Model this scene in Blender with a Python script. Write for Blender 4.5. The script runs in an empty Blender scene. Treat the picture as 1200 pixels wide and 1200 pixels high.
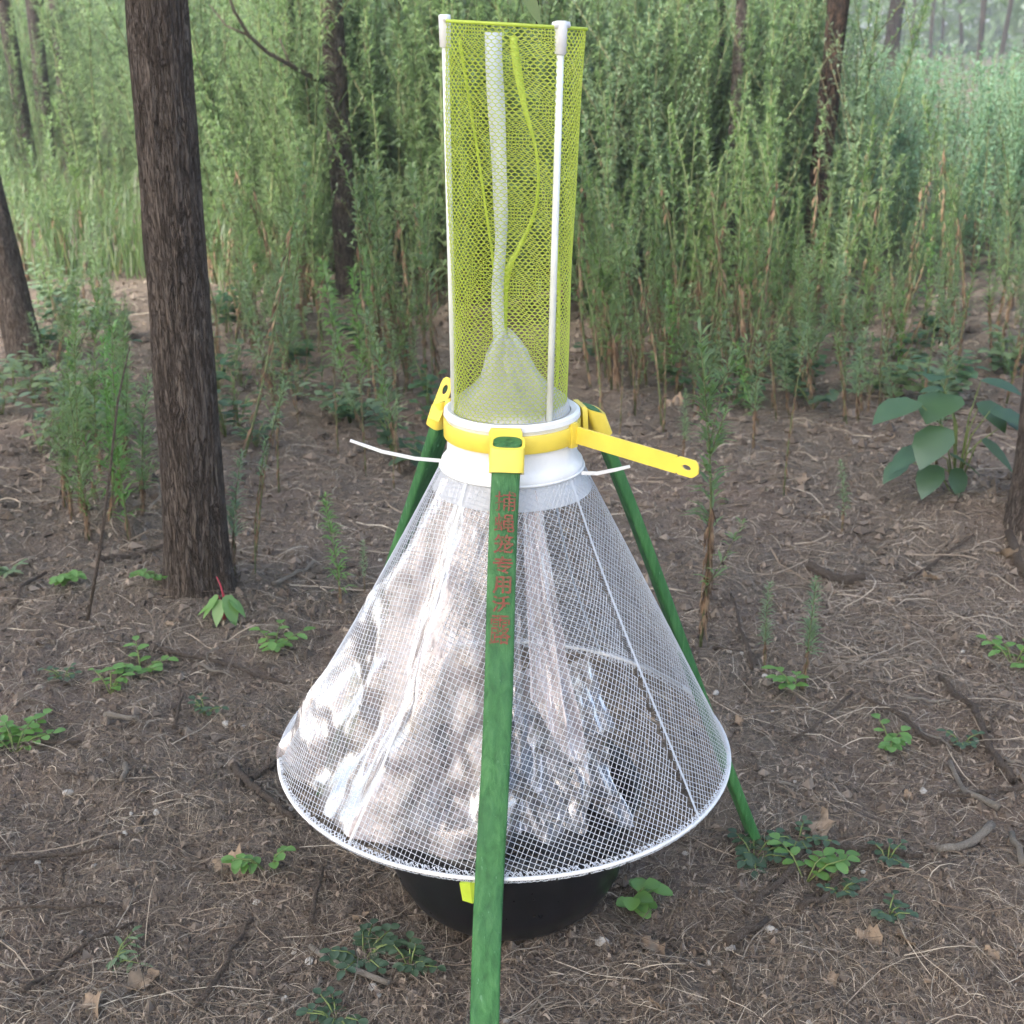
import bpy, math, random
import numpy as np
from mathutils import Vector, Matrix
R = math.radians
S = bpy.context.scene
COL = S.collection
random.seed(7)

# ------------------------------------------------------------------ camera, world, sun, exposure
EYE = 0.914
PITCH = R(20.6)
FPX = 1500.0
cd = bpy.data.cameras.new('camera')
cam = bpy.data.objects.new('camera', cd)
COL.objects.link(cam)
cam.location = (0, 0, EYE)
cam.rotation_euler = (math.pi / 2 - PITCH, 0, 0)
cd.sensor_width = 36
cd.lens = 45
cd.clip_start = 0.02
cd.clip_end = 600
cd.dof.use_dof = True
cd.dof.focus_distance = 1.3
cd.dof.aperture_fstop = 13.0
S.camera = cam

SUN_EL, SUN_AZ = R(42), R(226)        # azimuth the light comes from, clockwise from +Y (left, behind the camera)
w = bpy.data.worlds.new('World')
S.world = w
w.use_nodes = True
wn = w.node_tree
sky = wn.nodes.new('ShaderNodeTexSky')
sky.sky_type = 'NISHITA'
sky.sun_disc = False
sky.sun_elevation = SUN_EL
sky.sun_rotation = SUN_AZ
sky.air_density = 1.1
sky.dust_density = 3.8
sky.ozone_density = 0.85
bg = wn.nodes['Background']
bg.inputs[1].default_value = 0.15
wn.links.new(sky.outputs[0], bg.inputs[0])
sl = bpy.data.lights.new('sun', 'SUN')
sl.energy = 3.0
sl.angle = R(6)
sl.color = (1.0, 0.965, 0.93)
sun = bpy.data.objects.new('sun', sl)
COL.objects.link(sun)
sdir = Vector((math.sin(SUN_AZ) * math.cos(SUN_EL), math.cos(SUN_AZ) * math.cos(SUN_EL), math.sin(SUN_EL)))
sun.rotation_euler = sdir.to_track_quat('Z', 'Y').to_euler()
sun.location = sdir * 20

S.view_settings.view_transform = 'Standard'
S.view_settings.look = 'None'
S.view_settings.exposure = 1.85
S.view_settings.gamma = 1
S.view_settings.use_curve_mapping = False
S.render.engine = 'CYCLES'
cy = S.cycles
cy.use_denoising = True
cy.use_adaptive_sampling = True
cy.adaptive_threshold = 0.03
cy.adaptive_min_samples = 20
cy.max_bounces = 4
cy.diffuse_bounces = 2
cy.glossy_bounces = 2
cy.transmission_bounces = 3
cy.transparent_max_bounces = 10
cy.caustics_reflective = False
cy.caustics_refractive = False

# ------------------------------------------------------------------ helpers
CP, SP = math.cos(PITCH), math.sin(PITCH)


def ground_at(x, y):
    "ground point seen at photograph pixel (x, y)"
    t = (y - 600) / FPX
    Y = EYE * (CP - SP * t) / (SP + CP * t)
    return Vector(((x - 600) / FPX * (CP * Y + SP * EYE), Y, 0))


def at(x, y, Y):
    "point at forward distance Y seen at photograph pixel (x, y)"
    t = (y - 600) / FPX
    D = Y * (SP + CP * t) / (CP - SP * t)
    return Vector(((x - 600) / FPX * (CP * Y + SP * D), Y, EYE - D))


class NZ:
    "tileless value noise on numpy arrays"
    def __init__(s, seed):
        s.t = np.random.RandomState(seed).rand(256, 256) * 2 - 1

    def __call__(s, x, y):
        xi = np.floor(x).astype(int); yi = np.floor(y).astype(int)
        fx = x - xi; fy = y - yi
        fx = fx * fx * (3 - 2 * fx); fy = fy * fy * (3 - 2 * fy)
        t = s.t
        a = t[xi & 255, yi & 255]; b = t[(xi + 1) & 255, yi & 255]
        c = t[xi & 255, (yi + 1) & 255]; d = t[(xi + 1) & 255, (yi + 1) & 255]
        return (a + (b - a) * fx) * (1 - fy) + (c + (d - c) * fx) * fy


n1, n2, n3 = NZ(1), NZ(2), NZ(3)


def gh(x, y):
    "height of the ground, numpy arrays or floats"
    x = np.asarray(x, float); y = np.asarray(y, float)
    far = np.clip((np.hypot(x, y - 1.3) - 0.5) / 1.5, 0, 1)
    z = 0.028 * far * n1(x * 1.1 + 5, y * 1.1) + 0.012 * n2(x * 4, y * 4 + 9) + 0.008 * n3(x * 13, y * 13) + 0.005 * n1(x * 37, y * 37)
    z = z + 0.07 * np.clip((y - 4) / 6, 0, 1) * n2(x * .4, y * .4)
    for (tx, ty, a) in ((-.545, 2.02, .03), (.99, 2.33, .04)):      # root swell round the two near trunks
        z = z + a * np.exp(-((x - tx) ** 2 + (y - ty) ** 2) / .03)
    return z - 0.006


def gz(x, y):
    return float(gh(x, y))


def gp(px, py):
    p = ground_at(px, py)
    p.z = gz(p.x, p.y)
    return p


class MB:
    "mesh builder"
    def __init__(s):
        s.v = []; s.f = []; s.m = []

    def face(s, pts, m=0):
        b = len(s.v)
        s.v += [tuple(p) for p in pts]
        s.f.append(tuple(range(b, b + len(pts)))); s.m.append(m)

    def tube(s, pts, rad, n=6, m=0, cap=True, up=None):
        pts = [Vector(p) for p in pts]
        if not hasattr(rad, '__len__'):
            rad = [rad] * len(pts)
        b = len(s.v)
        prev = None
        for i, p in enumerate(pts):
            t = (pts[min(i + 1, len(pts) - 1)] - pts[max(i - 1, 0)])
            if t.length < 1e-9:
                t = Vector((0, 0, 1))
            t.normalize()
            if prev is None:
                a = up if up is not None else (Vector((0, 0, 1)) if abs(t.z) < .9 else Vector((1, 0, 0)))
                u = t.cross(a).normalized()
            else:
                u = (prev - t * prev.dot(t)).normalized()
            prev = u
            q = t.cross(u)
            for k in range(n):
                an = 2 * math.pi * k / n
                s.v.append(tuple(p + (u * math.cos(an) + q * math.sin(an)) * rad[i]))
        for i in range(len(pts) - 1):
            for k in range(n):
                k2 = (k + 1) % n
                s.f.append((b + i * n + k, b + i * n + k2, b + (i + 1) * n + k2, b + (i + 1) * n + k)); s.m.append(m)
        if cap and n > 2:
            s.f.append(tuple(b + k for k in reversed(range(n)))); s.m.append(m)
            e = b + (len(pts) - 1) * n
            s.f.append(tuple(e + k for k in range(n))); s.m.append(m)

    def strip(s, pts, side, widths, m=0):
        "flat ribbon along pts; side: Vector or list"
        b = len(s.v)
        for i, p in enumerate(pts):
            sd = side[i] if isinstance(side, list) else side
            s.v.append(tuple(Vector(p) - sd * widths[i] / 2)); s.v.append(tuple(Vector(p) + sd * widths[i] / 2))
        for i in range(len(pts) - 1):
            s.f.append((b + 2 * i, b + 2 * i + 1, b + 2 * i + 3, b + 2 * i + 2)); s.m.append(m)

    def lathe(s, prof, n=64, c=(0, 0, 0), m=0, close=False):
        b = len(s.v)
        for (r, z) in prof:
            for k in range(n):
                a = 2 * math.pi * k / n
                s.v.append((c[0] + r * math.cos(a), c[1] + r * math.sin(a), c[2] + z))
        L = len(prof)
        for i in range(L if close else L - 1):
            j = (i + 1) % L
            for k in range(n):
                k2 = (k + 1) % n
                s.f.append((b + i * n + k, b + i * n + k2, b + j * n + k2, b + j * n + k)); s.m.append(m)

    def loft(s, rings, m=0, cap=True):
        "closed sections of equal length"
        b = len(s.v); n = len(rings[0])
        for r in rings:
            s.v += [tuple(p) for p in r]
        for i in range(len(rings) - 1):
            for k in range(n):
                k2 = (k + 1) % n
                s.f.append((b + i * n + k, b + i * n + k2, b + (i + 1) * n + k2, b + (i + 1) * n + k)); s.m.append(m)
        if cap:
            s.f.append(tuple(b + k for k in reversed(range(n)))); s.m.append(m)
            e = b + (len(rings) - 1) * n
            s.f.append(tuple(e + k for k in range(n))); s.m.append(m)

    def mesh(s, name, mats, smooth=True):
        me = bpy.data.meshes.new(name)
        me.from_pydata(s.v, [], s.f)
        for mt in (mats if isinstance(mats, (list, tuple)) else [mats]):
            me.materials.append(mt)
        if isinstance(mats, (list, tuple)) and len(mats) > 1:
            me.polygons.foreach_set('material_index', s.m)
        if smooth:
            me.polygons.foreach_set('use_smooth', [True] * len(s.f))
        me.update()
        return me

    def build(s, name, mats, parent=None, smooth=True):
        return link(name, s.mesh(name, mats, smooth), parent)


def link(name, data, parent=None):
    o = bpy.data.objects.new(name, data)
    COL.objects.link(o)
    if parent is not None:
        o.parent = parent
    return o


def empty(name, loc=(0, 0, 0)):
    o = link(name, None)
    o.location = loc
    o.empty_display_size = .05
    return o


def tag(o, label=None, cat=None, group=None, kind=None):
    if label: o['label'] = label
    if cat: o['category'] = cat
    if group: o['group'] = group
    if kind: o['kind'] = kind
    return o


def sharp(o, ang=35):
    me = o.data
    me.set_sharp_from_angle(angle=R(ang))


# ------------------------------------------------------------------ materials
class NT:
    def __init__(s, name):
        s.mat = bpy.data.materials.new(name)
        s.mat.use_nodes = True
        s.t = s.mat.node_tree
        s.t.nodes.clear()
        s.out = s.n('ShaderNodeOutputMaterial')

    def n(s, typ, **kw):
        nd = s.t.nodes.new(typ)
        for k, v in kw.items():
            if k.startswith('i_'):
                nd.inputs[k[2:].replace('_', ' ')].default_value = v
            else:
                setattr(nd, k, v)
        return nd

    def l(s, a, b):
        s.t.links.new(a, b)

    def coord(s, sc=(1, 1, 1), kind='Object'):
        tc = s.n('ShaderNodeTexCoord'); mp = s.n('ShaderNodeMapping')
        mp.inputs['Scale'].default_value = sc
        s.l(tc.outputs[kind], mp.inputs['Vector'])
        return mp.outputs[0]

    def noise(s, vec, scale, detail=4, rough=.55, dist=0):
        nd = s.n('ShaderNodeTexNoise')
        nd.inputs['Scale'].default_value = scale; nd.inputs['Detail'].default_value = detail
        nd.inputs['Roughness'].default_value = rough; nd.inputs['Distortion'].default_value = dist
        s.l(vec, nd.inputs['Vector'])
        return nd.outputs['Fac']

    def ramp(s, fac, stops):
        r = s.n('ShaderNodeValToRGB')
        e = r.color_ramp.elements
        while len(e) < len(stops):
            e.new(.5)
        for i, (p, c) in enumerate(stops):
            e[i].position = p; e[i].color = (c[0], c[1], c[2], 1)
        s.l(fac, r.inputs[0])
        return r.outputs[0]

    def mix(s, a, b, fac, mode='MIX'):
        m = s.n('ShaderNodeMix', data_type='RGBA', blend_type=mode)
        for sock, val in ((m.inputs[6], a), (m.inputs[7], b)):
            if isinstance(val, tuple): sock.default_value = (*val, 1)
            else: s.l(val, sock)
        if isinstance(fac, float): m.inputs[0].default_value = fac
        else: s.l(fac, m.inputs[0])
        return m.outputs[2]

    def bump(s, h, strength=.5, dist=.01):
        b = s.n('ShaderNodeBump'); b.inputs['Strength'].default_value = strength; b.inputs['Distance'].default_value = dist
        s.l(h, b.inputs['Height'])
        return b.outputs[0]

    def pbr(s, col, rough=.8, normal=None, spec=.3):
        p = s.n('ShaderNodeBsdfPrincipled')
        if isinstance(col, tuple): p.inputs['Base Color'].default_value = (*col, 1)
        else: s.l(col, p.inputs['Base Color'])
        if isinstance(rough, float): p.inputs['Roughness'].default_value = rough
        else: s.l(rough, p.inputs['Roughness'])
        p.inputs['Specular IOR Level'].default_value = spec
        if normal is not None: s.l(normal, p.inputs['Normal'])
        return p.outputs[0]

    def done(s, sh):
        s.l(sh, s.out.inputs['Surface'])
        return s.mat


def leaf_mat(name, cols, trans=.35, gloss=.06, rough=.45, by='island'):
    m = NT(name)
    g = m.n('ShaderNodeNewGeometry')
    oi = m.n('ShaderNodeObjectInfo')
    mx = m.n('ShaderNodeMath', operation='MULTIPLY_ADD')
    m.l(g.outputs['Random Per Island'], mx.inputs[0]); mx.inputs[1].default_value = .65
    m2 = m.n('ShaderNodeMath', operation='MULTIPLY'); m.l(oi.outputs['Random'], m2.inputs[0]); m2.inputs[1].default_value = .35
    m.l(m2.outputs[0], mx.inputs[2])
    k = len(cols)
    c = m.ramp(mx.outputs[0], [(i / (k - 1), cols[i]) for i in range(k)])
    d = m.n('ShaderNodeBsdfDiffuse'); t = m.n('ShaderNodeBsdfTranslucent'); gl = m.n('ShaderNodeBsdfGlossy')
    gl.inputs['Roughness'].default_value = rough
    gl.inputs['Color'].default_value = (.9, .95, 1, 1)
    m.l(c, d.inputs[0])
    tc = m.mix(c, (.42, .72, .2), .25)
    m.l(tc, t.inputs[0])
    a = m.n('ShaderNodeMixShader'); a.inputs[0].default_value = trans
    m.l(d.outputs[0], a.inputs[1]); m.l(t.outputs[0], a.inputs[2])
    b = m.n('ShaderNodeMixShader'); b.inputs[0].default_value = gloss
    m.l(a.outputs[0], b.inputs[1]); m.l(gl.outputs[0], b.inputs[2])
    return m.done(b.outputs[0])


def island_mat(name, cols, rough=.9, spec=.2):
    m = NT(name)
    g = m.n('ShaderNodeNewGeometry')
    k = len(cols)
    c = m.ramp(g.outputs['Random Per Island'], [(i / (k - 1), cols[i]) for i in range(k)])
    v = m.coord((1, 1, 1))
    nn = m.noise(v, 60, 3)
    c = m.mix(c, (.05, .04, .035), m.ramp(nn, [(.45, (0, 0, 0)), (.8, (.6, .6, .6))]))
    return m.done(m.pbr(c, rough, spec=spec))


def plastic_mat(name, col, rough=.35, spec=.5, sss=0.0, var=.06, bump=0.0):
    m = NT(name)
    v = m.coord()
    a = m.noise(v, 35, 4)
    c = m.mix(col, tuple(x * (1 - var * 3) for x in col), m.ramp(a, [(.4, (0, 0, 0)), (.75, (1, 1, 1))]))
    r = m.n('ShaderNodeMapRange'); m.l(m.noise(v, 90, 3), r.inputs[0]); r.inputs[3].default_value = rough * .8; r.inputs[4].default_value = min(1, rough * 1.4)
    nb = m.bump(m.noise(v, 400, 2), bump, .001) if bump else None
    return m.done(m.pbr(c, r.outputs[0], nb, spec))


def thin_mat(name, col, trans=.4, see=0.0, gloss=.05, rough=.4):
    "thin fabric: diffuse, translucent, partly open weave"
    m = NT(name)
    d = m.n('ShaderNodeBsdfDiffuse'); t = m.n('ShaderNodeBsdfTranslucent'); gl = m.n('ShaderNodeBsdfGlossy'); tr = m.n('ShaderNodeBsdfTransparent')
    d.inputs[0].default_value = (*col, 1); t.inputs[0].default_value = (*col, 1); gl.inputs['Roughness'].default_value = rough
    a = m.n('ShaderNodeMixShader'); a.inputs[0].default_value = trans; m.l(d.outputs[0], a.inputs[1]); m.l(t.outputs[0], a.inputs[2])
    b = m.n('ShaderNodeMixShader'); b.inputs[0].default_value = gloss; m.l(a.outputs[0], b.inputs[1]); m.l(gl.outputs[0], b.inputs[2])
    if not see:
        return m.done(b.outputs[0])
    c = m.n('ShaderNodeMixShader'); c.inputs[0].default_value = see; m.l(b.outputs[0], c.inputs[1]); m.l(tr.outputs[0], c.inputs[2])
    return m.done(c.outputs[0])


def film_mat(name, haze, tint, r0, rough):
    m = NT(name)
    v = m.coord((1, 1, .5))
    nb = m.bump(m.noise(v, 14, 3, .5, 1.2), .7, .008)
    nb2 = m.n('ShaderNodeBump'); nb2.inputs['Strength'].default_value = .35; nb2.inputs['Distance'].default_value = .0012
    m.l(m.noise(v, 130, 3), nb2.inputs['Height']); m.l(nb, nb2.inputs['Normal'])
    gl = m.n('ShaderNodeBsdfGlossy'); gl.inputs['Roughness'].default_value = rough; gl.inputs['Color'].default_value = (1, .97, .96, 1)
    m.l(nb2.outputs[0], gl.inputs['Normal'])
    tr = m.n('ShaderNodeBsdfTransparent'); tr.inputs[0].default_value = (.95, .96, .97, 1)
    di = m.n('ShaderNodeBsdfTranslucent'); di.inputs[0].default_value = (*tint, 1)
    d2 = m.n('ShaderNodeBsdfDiffuse'); d2.inputs[0].default_value = (*tint, 1)
    m.l(nb2.outputs[0], d2.inputs['Normal'])
    dd = m.n('ShaderNodeMixShader'); dd.inputs[0].default_value = .6; m.l(di.outputs[0], dd.inputs[1]); m.l(d2.outputs[0], dd.inputs[2])
    # cloudy streaks; bright reflections of the sky are put into their colour
    pn = m.noise(m.coord((1, 1, .16)), 17, 4, .62, .5); fn_ = m.noise(m.coord(), 260, 2)
    ad = m.n('ShaderNodeMath', operation='MULTIPLY_ADD'); m.l(fn_, ad.inputs[0]); ad.inputs[1].default_value = .35; m.l(pn, ad.inputs[2])
    mr0 = m.n('ShaderNodeMapRange'); m.l(ad.outputs[0], mr0.inputs[0]); mr0.inputs[1].default_value = .52; mr0.inputs[2].default_value = .82
    mr0.inputs[3].default_value = haze * .3; mr0.inputs[4].default_value = haze * 1.9
    a = m.n('ShaderNodeMixShader'); m.l(mr0.outputs[0], a.inputs[0]); m.l(tr.outputs[0], a.inputs[1]); m.l(dd.outputs[0], a.inputs[2])
    fr = m.n('ShaderNodeFresnel'); fr.inputs['IOR'].default_value = 1.45; m.l(nb2.outputs[0], fr.inputs['Normal'])
    mr = m.n('ShaderNodeMapRange'); m.l(fr.outputs[0], mr.inputs[0]); mr.inputs[1].default_value = 0; mr.inputs[2].default_value = .6
    mr.inputs[3].default_value = r0; mr.inputs[4].default_value = .7
    b = m.n('ShaderNodeMixShader'); m.l(mr.outputs[0], b.inputs[0]); m.l(a.outputs[0], b.inputs[1]); m.l(gl.outputs[0], b.inputs[2])
    return m.done(b.outputs[0])




def ground_mat():
    m = NT('forest soil')
    v = m.coord()
    a = m.noise(v, 2.2, 5); b = m.noise(v, 30, 4, .7); c = m.noise(v, 160, 3, .7)
    c1 = m.ramp(b, [(.25, (.080, .064, .050)), (.5, (.165, .133, .105)), (.75, (.28, .232, .188))])
    c2 = m.ramp(c, [(.3, (.075, .060, .047)), (.55, (.17, .138, .109)), (.8, (.34, .285, .23))])
    col = m.mix(c1, c2, .5)
    col = m.mix(col, (.215, .15, .12), m.ramp(a, [(.45, (0, 0, 0)), (.7, (.5, .5, .5))]))
    # pale straw mat scraps
    wv = m.noise(m.coord((30, 260, 30)), 1, 3, .6, 1.5)
    col = m.mix(col, (.30, .255, .205), m.ramp(wv, [(.6, (0, 0, 0)), (.72, (.6, .6, .6))]))
    h = m.n('ShaderNodeMath', operation='ADD'); m.l(b, h.inputs[0]); m.l(c, h.inputs[1])
    return m.done(m.pbr(col, .95, m.bump(h.outputs[0], .9, .012), .15))


def bark_mat(name, dark, mid, light, sc=1.0, crack=.55):
    m = NT(name)
    v = m.coord((95 * sc, 95 * sc, 17 * sc))
    v2 = m.coord((230 * sc, 230 * sc, 60 * sc))
    a = m.noise(v, 1.5, 5, .62, .9); b = m.noise(v2, 1.3, 4, .65, .6)
    g = m.noise(m.coord(), 3, 3)
    col = m.ramp(a, [(.38, dark), (.48, mid), (.66, light)])
    col = m.mix(col, m.ramp(b, [(.35, dark), (.6, mid), (.8, light)]), .45)
    col = m.mix(col, tuple(x * .7 for x in mid), m.ramp(g, [(.45, (0, 0, 0)), (.65, (.5, .5, .5))]))
    fz_ = m.noise(m.coord((62 * sc, 62 * sc, 8 * sc)), 1.3, 3, .6, 1.4)
    fis = m.ramp(fz_, [(.455, (1, 1, 1)), (.495, (0, 0, 0)), (.535, (1, 1, 1))])
    fis2 = m.ramp(m.noise(m.coord((120 * sc, 120 * sc, 13 * sc)), 1.3, 3, .6, 1.2), [(.46, (1, 1, 1)), (.5, (.3, .3, .3)), (.54, (1, 1, 1))])
    fis = m.mix(fis, fis2, 1.0, 'MULTIPLY')
    col = m.mix(tuple(x * crack for x in dark), col, fis)
    h0 = m.n('ShaderNodeMath', operation='MULTIPLY_ADD'); m.l(b, h0.inputs[0]); h0.inputs[1].default_value = .4; m.l(a, h0.inputs[2])
    h = m.n('ShaderNodeMath', operation='MULTIPLY_ADD'); m.l(fis, h.inputs[0]); h.inputs[1].default_value = .8; m.l(h0.outputs[0], h.inputs[2])
    return m.done(m.pbr(col, .92, m.bump(h.outputs[0], 1.0, .010), .12))


def leg_mat():
    m = NT('green painted wood')
    v = m.coord((60, 60, 6))
    a = m.noise(v, 2, 5, .6, .4)
    b = m.noise(m.coord((9, 9, 3)), 2, 4)
    c = m.ramp(a, [(.3, (.026, .100, .030)), (.5, (.048, .165, .050)), (.75, (.09, .24, .085))])
    c = m.mix(c, (.028, .11, .045), m.ramp(b, [(.45, (0, 0, 0)), (.7, (.7, .7, .7))]))
    fl = m.noise(m.coord((300, 300, 60)), 1, 2)
    c = m.mix(c, (.15, .30, .17), m.ramp(fl, [(.68, (0, 0, 0)), (.74, (.6, .6, .6))]))
    return m.done(m.pbr(c, .6, m.bump(a, .7, .003), .3))


def ink_mat():
    m = NT('worn red ink')
    v = m.coord()
    a = m.noise(v, 420, 3, .7)
    b = m.noise(v, 60, 3)
    f = m.ramp(a, [(.36, (.15, .15, .15)), (.6, (.9, .9, .9))])
    c = m.mix((.04, .12, .045), (.29, .045, .045), f)
    c = m.mix(c, (.25, .03, .03), m.ramp(b, [(.5, (0, 0, 0)), (.8, (.6, .6, .6))]))
    return m.done(m.pbr(c, .6, None, .25))


M = {}
M['soil'] = ground_mat()
M['bark'] = bark_mat('grey brown bark', (.06, .046, .037), (.145, .115, .094), (.26, .215, .18), 1.0, 1.0)
M['bark_far'] = bark_mat('dark bark', (.04, .032, .028), (.10, .08, .07), (.2, .17, .145), .8, .8)
M['bark_red'] = bark_mat('split red brown bark', (.018, .014, .012), (.06, .042, .033), (.24, .15, .10), .8)
M['leg'] = leg_mat()
M['ink'] = ink_mat()
M['white'] = plastic_mat('white plastic', (.86, .86, .86), .4, .5, bump=.05)
M['rod'] = plastic_mat('rod white plastic', (.83, .86, .80), .4, .5)
M['yellow'] = plastic_mat('yellow plastic', (.90, .69, .09), .38, .5, var=.04)
M['lime'] = plastic_mat('lime plastic', (.55, .72, .06), .4, .5)
M['black'] = plastic_mat('black plastic', (.012, .012, .014), .28, .5, bump=.06)
M['net_white'] = thin_mat('white net strand', (.76, .79, .84), .25, 0, .06)
M['net_lime'] = thin_mat('yellow green net strand', (.74, .82, .15), .5, 0, .05)
M['lime_tape'] = thin_mat('yellow green tape', (.72, .85, .14), .45, 0, .04)
M['white_tape'] = thin_mat('white tape', (.93, .95, .95), .5, .03, .04)
M['funnel'] = thin_mat('white gauze', (.96, .93, .78), .4, .15, .03)
M['seam'] = thin_mat('white seam tape', (.9, .92, .95), .4, .15, .05)
M['film'] = film_mat('cloudy clear film', .36, (.94, .80, .78), .06, .22)  # pinkish tint carries the reflection of a warm sky
M['film_clear'] = film_mat('clear film', .08, (.70, .80, .97), .055, .2)  # bluish reflections are put into this tint
M['weed'] = leaf_mat('weed leaf', [(.135, .205, .095), (.18, .265, .12), (.235, .32, .15), (.30, .365, .17)], .5)
M['feather'] = leaf_mat('feathery weed leaf', [(.12, .20, .06), (.17, .26, .085), (.23, .32, .11)], .45)
M['weed_sun_tint'] = leaf_mat('sun tinted weed leaf', [(.20, .35, .21), (.27, .43, .28), (.35, .52, .35), (.42, .56, .37)], .5)  # paler than the other weeds: sunlight put into the leaf colour
M['weed_blue'] = leaf_mat('blue green weed leaf', [(.15, .225, .13), (.20, .285, .165), (.255, .34, .205)], .5)
M['stem'] = island_mat('weed stem', [(.10, .15, .06), (.14, .18, .075), (.19, .165, .09)])
M['dry'] = island_mat('withered brown leaf', [(.12, .075, .045), (.19, .12, .072), (.28, .2, .125)])
M['broad'] = leaf_mat('broad leaf', [(.035, .085, .04), (.052, .115, .052), (.085, .16, .06)], .3, .06, .4)
M['bright'] = leaf_mat('young bright leaf', [(.11, .23, .045), (.16, .32, .07), (.2, .38, .1)], .4, .05)
M['dim'] = leaf_mat('dull dark leaf', [(.045, .08, .045), (.065, .11, .06), (.085, .13, .07)], .25, .04)
M['grass'] = leaf_mat('grass blade', [(.07, .13, .045), (.10, .17, .06), (.14, .20, .07), (.2, .2, .09)], .4)
M['olive'] = leaf_mat('olive leaf', [(.12, .16, .03), (.2, .25, .05)], .4, .06)
M['crown'] = leaf_mat('crown leaf', [(.06, .11, .045), (.09, .155, .06), (.13, .2, .08)], .45)
M['crown_pale'] = leaf_mat('sunlit crown leaf', [(.09, .15, .07), (.13, .21, .09), (.22, .30, .12)], .4)
M['straw'] = island_mat('straw and rootlets', [(.11, .08, .058), (.19, .145, .105), (.30, .24, .18), (.52, .45, .35)])
M['pale_straw'] = island_mat('pale straw', [(.22, .18, .135), (.32, .265, .205), (.45, .385, .31)])
M['chip'] = island_mat('litter flakes', [(.09, .065, .048), (.16, .12, .09), (.24, .185, .14), (.40, .33, .26)])
M['crumb'] = island_mat('soil crumbs', [(.085, .066, .052), (.16, .127, .10), (.25, .205, .165)])
M['dead_leaf'] = island_mat('dead leaf', [(.17, .115, .075), (.26, .19, .13), (.36, .29, .22)])
M['stone'] = plastic_mat('pale stone', (.5, .47, .42), .9, .2, var=.15)
M['stick'] = bark_mat('dead stick', (.13, .10, .08), (.25, .20, .16), (.41, .345, .28), 3, 1.4)
M['bleached'] = bark_mat('bleached stick', (.38, .32, .26), (.54, .48, .40), (.70, .64, .56), 3, 1.2)
M['red_stem'] = plastic_mat('red stem', (.36, .05, .07), .5, .3)
M['pale_stem'] = plastic_mat('pale green stem', (.17, .22, .07), .6, .3)

# ------------------------------------------------------------------ ground
def axis(lo, hi, c0, c1, fine, grow):
    xs = list(np.arange(c0, c1, fine))
    s = fine; x = xs[-1]
    while x < hi:
        s *= grow; x += s; xs.append(x)
    s = fine; x = xs[0]; pre = []
    while x > lo:
        s *= grow; x -= s; pre.append(x)
    return np.array(pre[::-1] + xs)


gx = axis(-150, 150, -1.6, 1.6, .011, 1.06)
gy = axis(-40, 260, .7, 3.6, .011, 1.06)
XX, YY = np.meshgrid(gx, gy)
ZZ = gh(XX, YY)
nv = len(gx)
me = bpy.data.meshes.new('ground')
me.vertices.add(XX.size)
me.vertices.foreach_set('co', np.stack([XX, YY, ZZ], -1).ravel())
idx = np.arange(XX.size).reshape(XX.shape)
q = np.stack([idx[:-1, :-1], idx[:-1, 1:], idx[1:, 1:], idx[1:, :-1]], -1).reshape(-1, 4)
me.loops.add(q.size)
me.loops.foreach_set('vertex_index', q.ravel())
me.polygons.add(len(q))
me.polygons.foreach_set('loop_start', np.arange(0, q.size, 4))
me.polygons.foreach_set('use_smooth', np.ones(len(q), bool))
me.update(calc_edges=True)
me.materials.append(M['soil'])
tag(link('ground', me), kind='structure')

# ------------------------------------------------------------------ the trap
TX, TY = 0.0, 1.25
Z_TOP, Z_RIM, Z_RIDGE, Z_HOOP = EYE + .003, .553, .502, .170
trap = empty('fly_trap', (TX, TY, 0))
tag(trap, 'white mesh cone insect trap with yellow green net tube on three green legs', 'insect trap')
O = Vector((TX, TY, 0))


def cyl(a, r, z, cx=0.0):
    return Vector((cx + r * math.cos(a), r * math.sin(a), z))


# collar
mb = MB()
mb.lathe([(.060, .556), (.0655, .558), (.0690, .556), (.0695, .5515), (.0670, .5485), (.0660, .5265), (.0668, .512), (.0700, .507), (.0725, .504), (.0735, .500), (.0728, .496),
          (.0700, .494), (.0706, .476), (.0690, .475), (.0675, .494), (.0625, .505), (.0615, .545)], 96, close=True)
col_o = mb.build('collar', M['white'], trap)
sharp(col_o, 40)
# yellow clamp band
mb = MB()
mb.lathe([(.0668, .547), (.0692, .547), (.0697, .546), (.0697, .530), (.0692, .529), (.0668, .529)], 96, close=True)
band = mb.build('clamp_band', M['yellow'], trap)
sharp(band)

# legs with their sockets
def sect(wd, th, n=28, p=4.5):
    out = []
    for k in range(n):
        a = 2 * math.pi * k / n
        c, s_ = math.cos(a), math.sin(a)
        out.append((wd / 2 * math.copysign(abs(c) ** (2 / p), c), th / 2 * math.copysign(abs(s_) ** (2 / p), s_)))
    return out


def frame(top, foot):
    L = (foot - top).normalized()
    rad = Vector((top.x, top.y, 0)).normalized()
    W = L.cross(rad).normalized()         # across the leg, horizontal
    N = W.cross(L).normalized()
    if N.dot(rad) < 0: N = -N; W = -W
    return L, W, N


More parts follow.
